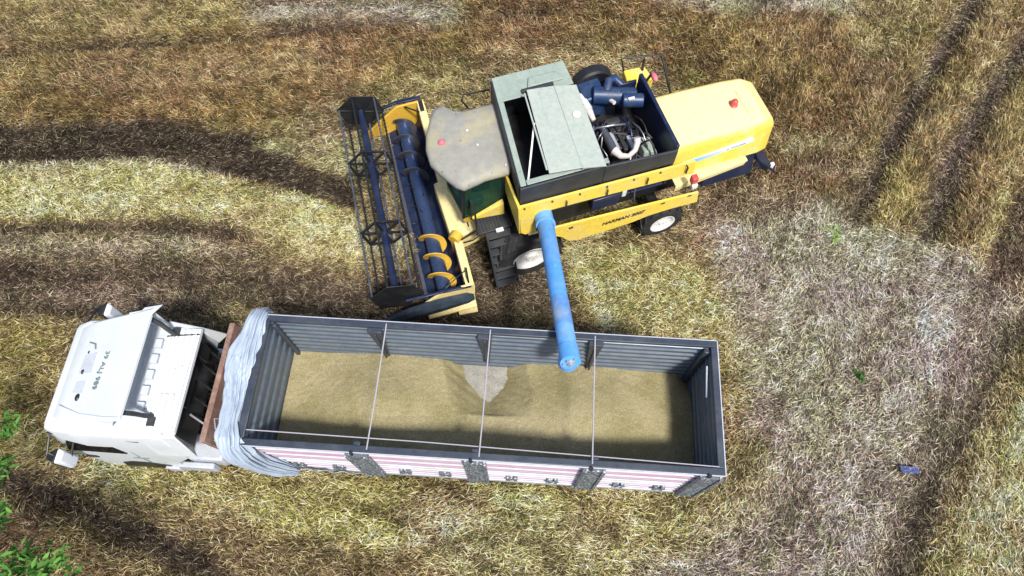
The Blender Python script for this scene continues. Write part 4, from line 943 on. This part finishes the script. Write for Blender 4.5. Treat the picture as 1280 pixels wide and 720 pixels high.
for k in range(5):
    y = -.85 + k * .33; m = MB(); m.tube([(5.60, y, 2.2), (5.48, y + .08, 1.80), (5.25, y + .02, 1.72), (4.85, y + .1, 1.9)], .022, 8); m.build('air_hose', M_galv if k == 4 else M_black, lorry, smooth=50)
MB().box(5.22, 5.93, .62, 1.14, .70, 1.22).build('fuel_tank', M_greybox, lorry, .05)
MB().box(5.22, 5.50, -.62, -.20, 1.35, 1.68).build('tool_box', M_greybox, lorry, .03)
MB().tube([(5.36, .80, 1.30), (5.30, .88, 1.85)], .08, 12).build('intake_stack', M_rim, lorry, smooth=40)
pk = MB(); pk.hexa([(4.66, -1.10, 1.5), (4.78, -1.10, 1.5), (4.80, 1.10, 1.5), (4.68, 1.10, 1.5), (4.80, -1.12, 3.05), (4.90, -1.12, 3.05), (4.92, 1.12, 3.05), (4.82, 1.12, 3.05)])
plank = pk.build('headboard', M_rust, lorry, .012)
MB().bar((4.6, 1.05, 1.55), (4.15, 1.05, 1.55), .05).build('headboard_stay', M_greybox, plank)

# cab of the lorry
sh = MB(); rgs = []
def sec(x, wlo, wtop, zlo, zmid, ztop, rr=.10):
    return [(x, wlo, zlo), (x, wlo, zmid), (x, wtop + (wlo - wtop) * .25, ztop - rr * 1.6), (x, wtop, ztop - rr * .4), (x, wtop - rr, ztop), (x, -wtop + rr, ztop), (x, -wtop, ztop - rr * .4), (x, -wtop - (wlo - wtop) * .25, ztop - rr * 1.6), (x, -wlo, zmid), (x, -wlo, zlo)]
sh.loft([sec(8.03, 1.06, .78, .60, 1.75, 2.35), sec(8.02, 1.16, .90, .55, 1.75, 2.62), sec(7.90, 1.21, 1.00, .55, 1.75, 2.80), sec(7.65, 1.23, 1.06, .55, 1.75, 2.90), sec(7.0, 1.235, 1.10, .55, 1.75, 2.95), sec(6.1, 1.235, 1.10, .9, 1.75, 2.96), sec(6.0, 1.235, 1.10, 1.3, 1.85, 2.96), sec(5.68, 1.20, 1.08, 1.65, 2.0, 2.94)])
tcab = sh.build('cab', M_white, lorry, .015, smooth=40)
# roof deflector: broad spoiler rising to the rear, open behind
df = MB(); rg = []
for (x, z, w0, w1) in ((7.72, 2.90, -.92, .86), (7.45, 3.04, -1.0, .92), (7.05, 3.22, -1.04, .95), (6.5, 3.50, -1.06, .97), (6.02, 3.74, -1.08, .99)):
    rg.append([(x, w0, z - .05), (x, w0 + .05, z), (x, w1 - .05, z), (x, w1, z - .05), (x - .02, w1 - .04, z - .06), (x - .02, w0 + .04, z - .06)])
df.loft(rg)
df.hexa([(6.02, -1.08, 3.62), (6.6, -1.06, 3.36), (6.6, -1.02, 3.36), (6.02, -1.04, 3.62), (6.0, -1.08, 3.70), (6.6, -1.06, 3.44), (6.6, -1.02, 3.44), (6.0, -1.04, 3.70)])
# ear at the far trailing corner
df.hexa([(6.02, -1.08, 3.69), (6.35, -1.07, 3.52), (6.30, -1.00, 3.52), (6.02, -.9, 3.69), (5.86, -1.16, 3.70), (6.25, -1.12, 3.60), (6.2, -1.0, 3.60), (6.00, -.95, 3.74)])
defl = df.build('roof_deflector', M_white, tcab, .012, smooth=40)
for s_, w0, w1 in ((-1, -1.0, -1.05), (1, .90, .95)):
    m = MB(); m.prism([(7.60, w0, 2.92), (6.05, w1, 2.97), (6.05, w1, 3.66), (6.5, w1, 3.43), (7.05, w0, 3.15)] if s_ < 0 else [(7.60, w0, 2.92), (6.55, w1, 2.97), (6.20, w1, 3.56), (6.5, w1, 3.43), (7.05, w0, 3.15)], (0, 0, 0), (0, -s_ * .03, 0)); m.build('deflector_cheek', M_white, tcab, .008)
sl = (3.74 - 3.22) / (6.02 - 7.05)
lettering('39 ALJ 989', .165, basis((0.06, 1, 0.0), (-1, 0, -sl), (6.84, .03, 3.346)), M_inkg, defl, .004)
# worn sticker ghosts and roof marker lamps on the front of the deflector
m = MB(); m.prism([(7.38, -.30, 3.075), (7.10, -.34, 3.202), (7.10, .05, 3.202), (7.40, .05, 3.066)], (0, 0, 0), (0, 0, .006)); m.build('sticker', M_rec, defl)
m = MB(); m.prism([(7.38, .20, 3.075), (7.16, .20, 3.175), (7.16, .42, 3.175), (7.40, .40, 3.066)], (0, 0, 0), (0, 0, .006)); m.build('sticker', M_rec, defl)
for x, y, z, s_ in ((7.30, .02, 3.12, .03), (7.22, .50, 3.15, .045), (7.32, -.36, 3.10, .02)):
    m = MB(); m.ball((x, y, z), s_, 10, (1, 1.6, .7)); m.build('marker_lamp', M_black, defl)
m = MB(); m.tube([(7.36, -.55, 3.10), (7.20, -.50, 3.18), (7.16, -.40, 3.19)], .012, 6); m.build('wire', M_inkg, defl)
# ribbed rear roof skin with a nested pressing, recess with blocks behind the spoiler
rr2 = MB(); rr2.box(5.42, 6.02, -.98, .98, 2.955, 2.995).box(5.42, 5.66, -1.0, 1.0, 2.90, 2.953)
for k in range(5):
    x = 5.46 + k * .115
    if k in (1, 2, 3):
        rr2.box(x, x + .07, -.94, -.30, 2.96, 3.035).box(x, x + .07, .30, .94, 2.96, 3.035)
    else: rr2.box(x, x + .07, -.94, .94, 2.96, 3.035)
for k in range(3): rr2.box(5.575 + k * .11, 5.635 + k * .11, -.24 + k * .06, .24 - k * .06, 2.96, 3.03)
rr2.build('ribbed_roof', M_white, tcab, .008)
rc = MB(); rc.box(6.03, 6.36, -.94, .90, 2.957, 2.975)
for k in range(5): rc.box(6.06, 6.20, -.72 + k * .30, -.55 + k * .30, 2.976, 3.05)
rc.build('roof_recess', M_rec, tcab, .01)
for y, s_ in ((-.92, 1), (.82, -1)):
    m = MB(); m.tube([(6.12, y, 3.62), (5.98, y + s_ * .04, 3.40), (5.92, y + s_ * .07, 3.15), (5.86, y + s_ * .10, 3.03)], .045, 8).box(5.80, 5.92, y + s_ * .02 - .06, y + s_ * .02 + .10, 3.0, 3.06); m.build('deflector_bracket', M_char, tcab)
m = MB(); m.tube([(6.0, -.78, 3.04), (5.85, -.80, 3.05), (5.42, -.86, 3.02)], .013, 6); m.build('antenna_lead', M_black, tcab)
for s_ in (-1, 1):                  # side wind fairings stepping down behind the cab
    m = MB(); m.hexa([(5.46, s_ * 1.02, 2.08), (6.1, s_ * 1.14, 2.0), (6.1, s_ * 1.235, 2.0), (5.30, s_ * 1.235, 2.08), (5.47, s_ * .98, 2.90), (6.05, s_ * 1.06, 2.99), (6.1, s_ * 1.12, 2.96), (5.44, s_ * 1.05, 2.87)])
    m.build('side_fairing', M_white, tcab, .02)
bk = MB(); bk.box(5.63, 5.675, -1.02, 1.02, 1.62, 2.86); bk.box(5.50, 5.62, -.35, .45, 2.55, 2.80).box(5.52, 5.62, -.85, -.55, 2.2, 2.7); bk.build('cab_rear_wall', M_black, tcab, .02)
for s_ in (-1, 1):
    m = MB(); m.prism([(7.86, s_ * 1.205, 1.95), (6.72, s_ * 1.215, 1.95), (6.92, s_ * 1.118, 2.56), (7.60, s_ * 1.10, 2.56)], (0, 0, 0), (0, s_ * .022, 0)); m.build('side_window', M_glass_blk, tcab)
    m = MB(); m.bar((7.86, s_ * 1.065, 2.70), (6.15, s_ * 1.135, 2.72), .03, .03); m.build('rain_gutter', M_black, tcab)
    m = MB(); m.box(6.45, 6.75, s_ * 1.23, s_ * 1.255, 1.62, 1.68); m.build('door_handle', M_inkg, tcab, .01)
    m = MB(); m.box(7.55, 7.75, s_ * 1.22, s_ * 1.25, 1.40, 1.55); m.build('side_marker', M_navy, tcab, .01)
    m = MB(); m.prism([(7.42, s_ * 1.20, .55), (7.32, s_ * 1.20, .95), (7.05, s_ * 1.20, 1.13), (6.65, s_ * 1.20, 1.13), (6.38, s_ * 1.20, .95), (6.28, s_ * 1.20, .55)], (0, 0, 0), (0, s_ * .05, 0)); m.build('wheel_arch', M_black, tcab)
    m = MB(); m.box(6.2, 6.5, s_ * 1.22, s_ * 1.30, .55, .85).box(5.45, 6.2, s_ * 1.15, s_ * 1.27, .60, 1.0); m.build('entry_step', M_greybox, tcab, .03)
    m = MB(); m.hexa([(7.57, s_ * 1.34, 2.0), (7.67, s_ * 1.30, 2.0), (7.67, s_ * 1.58, 2.0), (7.57, s_ * 1.54, 2.0), (7.58, s_ * 1.34, 2.50), (7.67, s_ * 1.30, 2.55), (7.67, s_ * 1.58, 2.55), (7.58, s_ * 1.54, 2.50)])
    mi = m.build('side_mirror', M_mirror, tcab, .03)
    m = MB(); m.hexa([(7.675, s_ * 1.30, 2.0), (7.90, s_ * 1.40, 2.04), (7.90, s_ * 1.48, 2.04), (7.675, s_ * 1.58, 2.0), (7.675, s_ * 1.30, 2.55), (7.88, s_ * 1.40, 2.48), (7.88, s_ * 1.48, 2.48), (7.675, s_ * 1.58, 2.55)]); m.build('mirror_back', M_black, tcab, .015)
    m = MB(); m.tube([(7.82, s_ * 1.08, 2.68), (7.80, s_ * 1.40, 2.60), (7.70, s_ * 1.44, 2.5)], .022, 8).tube([(7.55, s_ * 1.14, 2.35), (7.60, s_ * 1.42, 2.2)], .022, 8); m.build('mirror_arm', M_black, tcab)
for s_ in (-1, 1):
    m = MB(); m.tube([(7.62, s_ * 1.115, 2.58), (6.62, s_ * 1.125, 2.60), (6.60, s_ * 1.24, 1.75), (6.62, s_ * 1.243, 1.2)], .009, 6); m.build('door_seam', M_inkg, tcab)
m = MB(); m.tube([(7.62, .62, 2.985), (7.05, .80, 3.225), (6.4, .90, 3.555), (6.04, .93, 3.735)], .008, 6); m.build('deflector_seam', M_rec, defl)
m = MB(); m.prism([(8.05, -.95, 1.75), (8.05, .95, 1.75), (8.0, .82, 2.52), (8.0, -.82, 2.52)], (0, 0, 0), (.02, 0, 0)); m.build('windscreen', M_glass_blk, tcab)
m = MB(); m.box(8.0, 8.14, -1.15, 1.15, .45, .85).box(8.03, 8.08, -.8, .8, .95, 1.6); m.build('bumper', M_char, tcab, .03)
for y in (-.9, .9): MB().box(8.1, 8.16, y - .16, y + .16, .62, .80).build('headlight', M_rim, tcab, .02)

# crumpled sheet rolled over the front of the box, hanging down both sides
def tarp():
    ctrl = [Vector((4.12, -1.30, 2.75)), Vector((4.20, -1.28, 3.20)), Vector((4.20, -1.10, 3.50)), Vector((4.25, -.75, 3.46)), Vector((4.31, -.30, 3.42)), Vector((4.33, .10, 3.38)), Vector((4.31, .50, 3.38)), Vector((4.29, .85, 3.43)), Vector((4.24, 1.14, 3.40)), Vector((4.12, 1.28, 3.05)), Vector((3.98, 1.32, 2.5)), Vector((3.74, 1.32, 1.95)), Vector((3.55, 1.31, 1.62))]
    rad = [.08, .11, .13, .17, .21, .19, .15, .13, .19, .20, .18, .14, .07]
    n, sub = 150, 9; rows = []
    rr__ = random.Random(4); ph = [rr__.uniform(0, 6.28) for _ in range(12)]
    tot = (len(ctrl) - 1) * sub
    for i in range(tot + 1):
        t = i / sub; k = min(int(t), len(ctrl) - 2); f_ = t - k
        p0, p1, p2, p3 = ctrl[max(k - 1, 0)], ctrl[k], ctrl[k + 1], ctrl[min(k + 2, len(ctrl) - 1)]
        c = .5 * ((2 * p1) + (-p0 + p2) * f_ + (2 * p0 - 5 * p1 + 4 * p2 - p3) * f_ ** 2 + (-p0 + 3 * p1 - 3 * p2 + p3) * f_ ** 3)
        dd = (p2 - p1).normalized(); a_ = dd.cross(Vector((1, 0, .001))).normalized(); b_ = dd.cross(a_).normalized()
        r_ = rad[k] * (1 - f_) + rad[k + 1] * f_
        row = []
        for j in range(n):
            an = 2 * math.pi * j / n
            cr = abs(math.sin(9 * an + 2.1 * math.sin(t * .8 + ph[5]) + .5 * t + ph[6])) ** .6 * .46 + abs(math.sin(17 * an + 2.6 * math.sin(t * .9 + ph[7]) - t * .7)) ** .7 * .14 + .06 * math.sin(t * 5.1 + 3 * an + ph[8]) * math.sin(an * 5 + t * 2) - .36
            fold = cr + .10 * math.sin(9 * an + ph[0] + 1.1 * math.sin(t * 1.1 + ph[1])) + .11 * math.sin(15 * an + ph[2] + t * .9)  + .07 * math.sin(4 * an + t * 2.3 + ph[4]) 
            q_ = r_ * (1 + fold )
            row.append(c + a_ * (q_ * math.cos(an)) * .8 + b_ * (q_ * math.sin(an)))
        rows.append(row)
    m = MB().loft(rows)
    # loose strip trailing along the bottom of the near side
    prev = []
    for i in range(26):
        x = 3.62 - i * .058; prev.append([(x, 1.225 + .02 * math.sin(i * 1.1) + .01 * j, 1.34 + .09 * j * (1 - i / 40) + .03 * math.sin(i * .7 + j)) for j in range(4)])
    m.grid(prev)
    o = m.build('tarpaulin', M_tarp, None, smooth=180)
    md_ = o.modifiers.new('thick', 'SOLIDIFY'); md_.thickness = .006
    o.location = T_O; o.rotation_euler = (0, 0, math.pi + TA)
    return tag(o, 'crumpled pale blue tarpaulin rolled over the front end of the lorry box', 'tarpaulin')
tarp()
m = MB(); m.tube([(4.42, 1.0, 3.62), (4.5, .82, 3.58), (4.46, .74, 3.3)], .01, 6); o = m.build('tie_rope', M_cable, None); o.location = T_O; o.rotation_euler = (0, 0, math.pi + TA)
tag(o, 'thin pale rope tied round the blue tarpaulin on the lorry', 'rope')

# ------------------------------------------------------------------ leafy tree whose branches reach into the lower left corner
def leaf_mesh(name, spots, parent, label=None, size=(.12, .22), cols=((.055, .16, .03), (.17, .36, .08), (.02, .07, .015))):
    co = []; fa = []; ls = []; lt_ = []; tint = []; k = 0
    for (c, rad, n) in spots:
        for _ in range(n):
            d = rng.normal(0, 1, 3); d /= np.linalg.norm(d); p = np.array(c) + d * rad * rng.random() ** .5 * np.array([1, 1, .55])
            L = rng.uniform(*size); wv = L * rng.uniform(.26, .36)
            a = rng.uniform(0, 6.28); e = rng.normal(-.35, .45)
            f_ = np.array([math.cos(a) * math.cos(e), math.sin(a) * math.cos(e), math.sin(e)]); s_ = np.array([-math.sin(a), math.cos(a), rng.normal(0, .35)]); s_ /= np.linalg.norm(s_); u_ = np.cross(f_, s_)
            v = [p, p + f_ * L * .35 + s_ * wv * .5 + u_ * wv * .14, p + f_ * L * .35, p + f_ * L * .35 - s_ * wv * .5 + u_ * wv * .14, p + f_ * L * .7 + s_ * wv * .36 - u_ * L * .03, p + f_ * L * .7 - u_ * L * .05, p + f_ * L * .7 - s_ * wv * .36 - u_ * L * .03, p + f_ * L - u_ * L * .14]
            co += v; q = [(0, 2, 1), (0, 3, 2), (1, 2, 5, 4), (2, 3, 6, 5), (4, 5, 7), (5, 6, 7)]
            for f2 in q: ls.append(len(fa)); lt_.append(len(f2)); fa += [k + i for i in f2]
            r_ = rng.random(); cc = np.array(cols[0]) * (1 - r_) + np.array(cols[1]) * r_
            if rng.random() < .2: cc = np.array(cols[2])
            tint += [cc * rng.uniform(.8, 1.2)] * 8; k += 8
    o = attr_mesh(name, np.array(co), np.array(fa), np.array(ls), np.array(lt_), np.array(tint), M_leaf, True)
    if parent: o.parent = parent
    return o
def tree():
    base = Vector((-12.4, -1.2, 0))
    root = empty('leafy_tree', base)
    tag(root, 'green leafy tree reaching bright branches into the lower left corner of the field', 'tree')
    m = MB(); top = Vector((-.5, .2, 2.2)); m.tube([(0, 0, -.1), (-.1, .05, .8), (-.3, .12, 1.5), top], [.24, .19, .16, .12], 12)
    trunk = m.build('trunk', M_bark, root, smooth=50)
    tg = [at(4, 536, 3.4), at(-6, 585, 3.3), at(-8, 648, 3.2), at(22, 700, 3.4), at(62, 703, 3.3), at(40, 728, 3.5), at(82, 735, 3.2), at(-4, 725, 3.6), at(-30, 620, 3.4), at(-110, 640, 3.8), at(-120, 780, 4.2), at(-110, 540, 3.6), at(20, 830, 3.6)]
    tg = [t - base for t in tg] + [Vector((-1.2, -1.0, 5.2)), Vector((-1.6, .6, 5.0)), Vector((.1, -1.8, 5.0)), Vector((-.3, .4, 5.7))]
    b = MB()
    for t in tg:
        mid = top.lerp(t, .5) + Vector((random.uniform(-.2, .2), random.uniform(-.2, .2), .35)); b.tube([top - Vector((0, 0, random.uniform(0, .9))), mid, t], [.06, .035, .010], 7)
    b.build('limb', M_bark, root, smooth=50)
    sp_ = []
    for i, t in enumerate(tg):
        big = i >= 9; sp_.append((t, .27 if not big else .75, 60 if not big else 200))
        if big: sp_.append((top.lerp(t, .65) + Vector((0, 0, .2)), .5, 90))
    leaf_mesh('crown', sp_, root)
tree()

# ------------------------------------------------------------------ small things lying and growing in the straw
def weed(name, px, py, label, r_, n, size, cols, cat='weed', up=1.0):
    c = at(px, py, .12); root_z = 0.0
    co = [((0, 0, .12 * up), r_, n)]
    o = leaf_mesh(name, co, None, None, size, cols); o.location = (c.x, c.y, root_z)
    return tag(o, label, cat)
GR = ((.05, .13, .03), (.09, .20, .05), (.03, .07, .02))
weed('weed', 1076, 468, 'small dark green weed alone in the pale straw right of the lorry', .13, 40, (.07, .15), GR)
weed('grass_tuft', 1043, 294, 'pale green grass tuft where the right wheel track meets the cut straw', .20, 60, (.14, .30), ((.22, .32, .10), (.32, .40, .16), (.12, .2, .06)), 'grass tuft')
weed('weed', 862, 98, 'green weed clump growing behind the harvester near its handrail', .32, 110, (.07, .16), ((.14, .20, .04), (.22, .28, .06), (.06, .1, .02)))
def scrap():
    c = at(1137, 588, .16); rows = []
    for i in range(12):
        rows.append([(-.20 + i * .036 + .015 * math.sin(j * 2 + i), -.06 + j * .03 + .012 * math.sin(i * 1.7), .03 * math.sin(i * 1.3 + j) + .02 * math.sin(j * 2.1 - i) + .04) for j in range(6)])
    o = MB().grid(rows).build('plastic_scrap', M_plast, None, smooth=60); o.location = (c.x, c.y, .14); o.rotation_euler = (.15, 0, -.05)
    md_ = o.modifiers.new('thick', 'SOLIDIFY'); md_.thickness = .004
    tag(o, 'torn blue plastic scrap lying in the pale straw at the right', 'litter')
scrap()
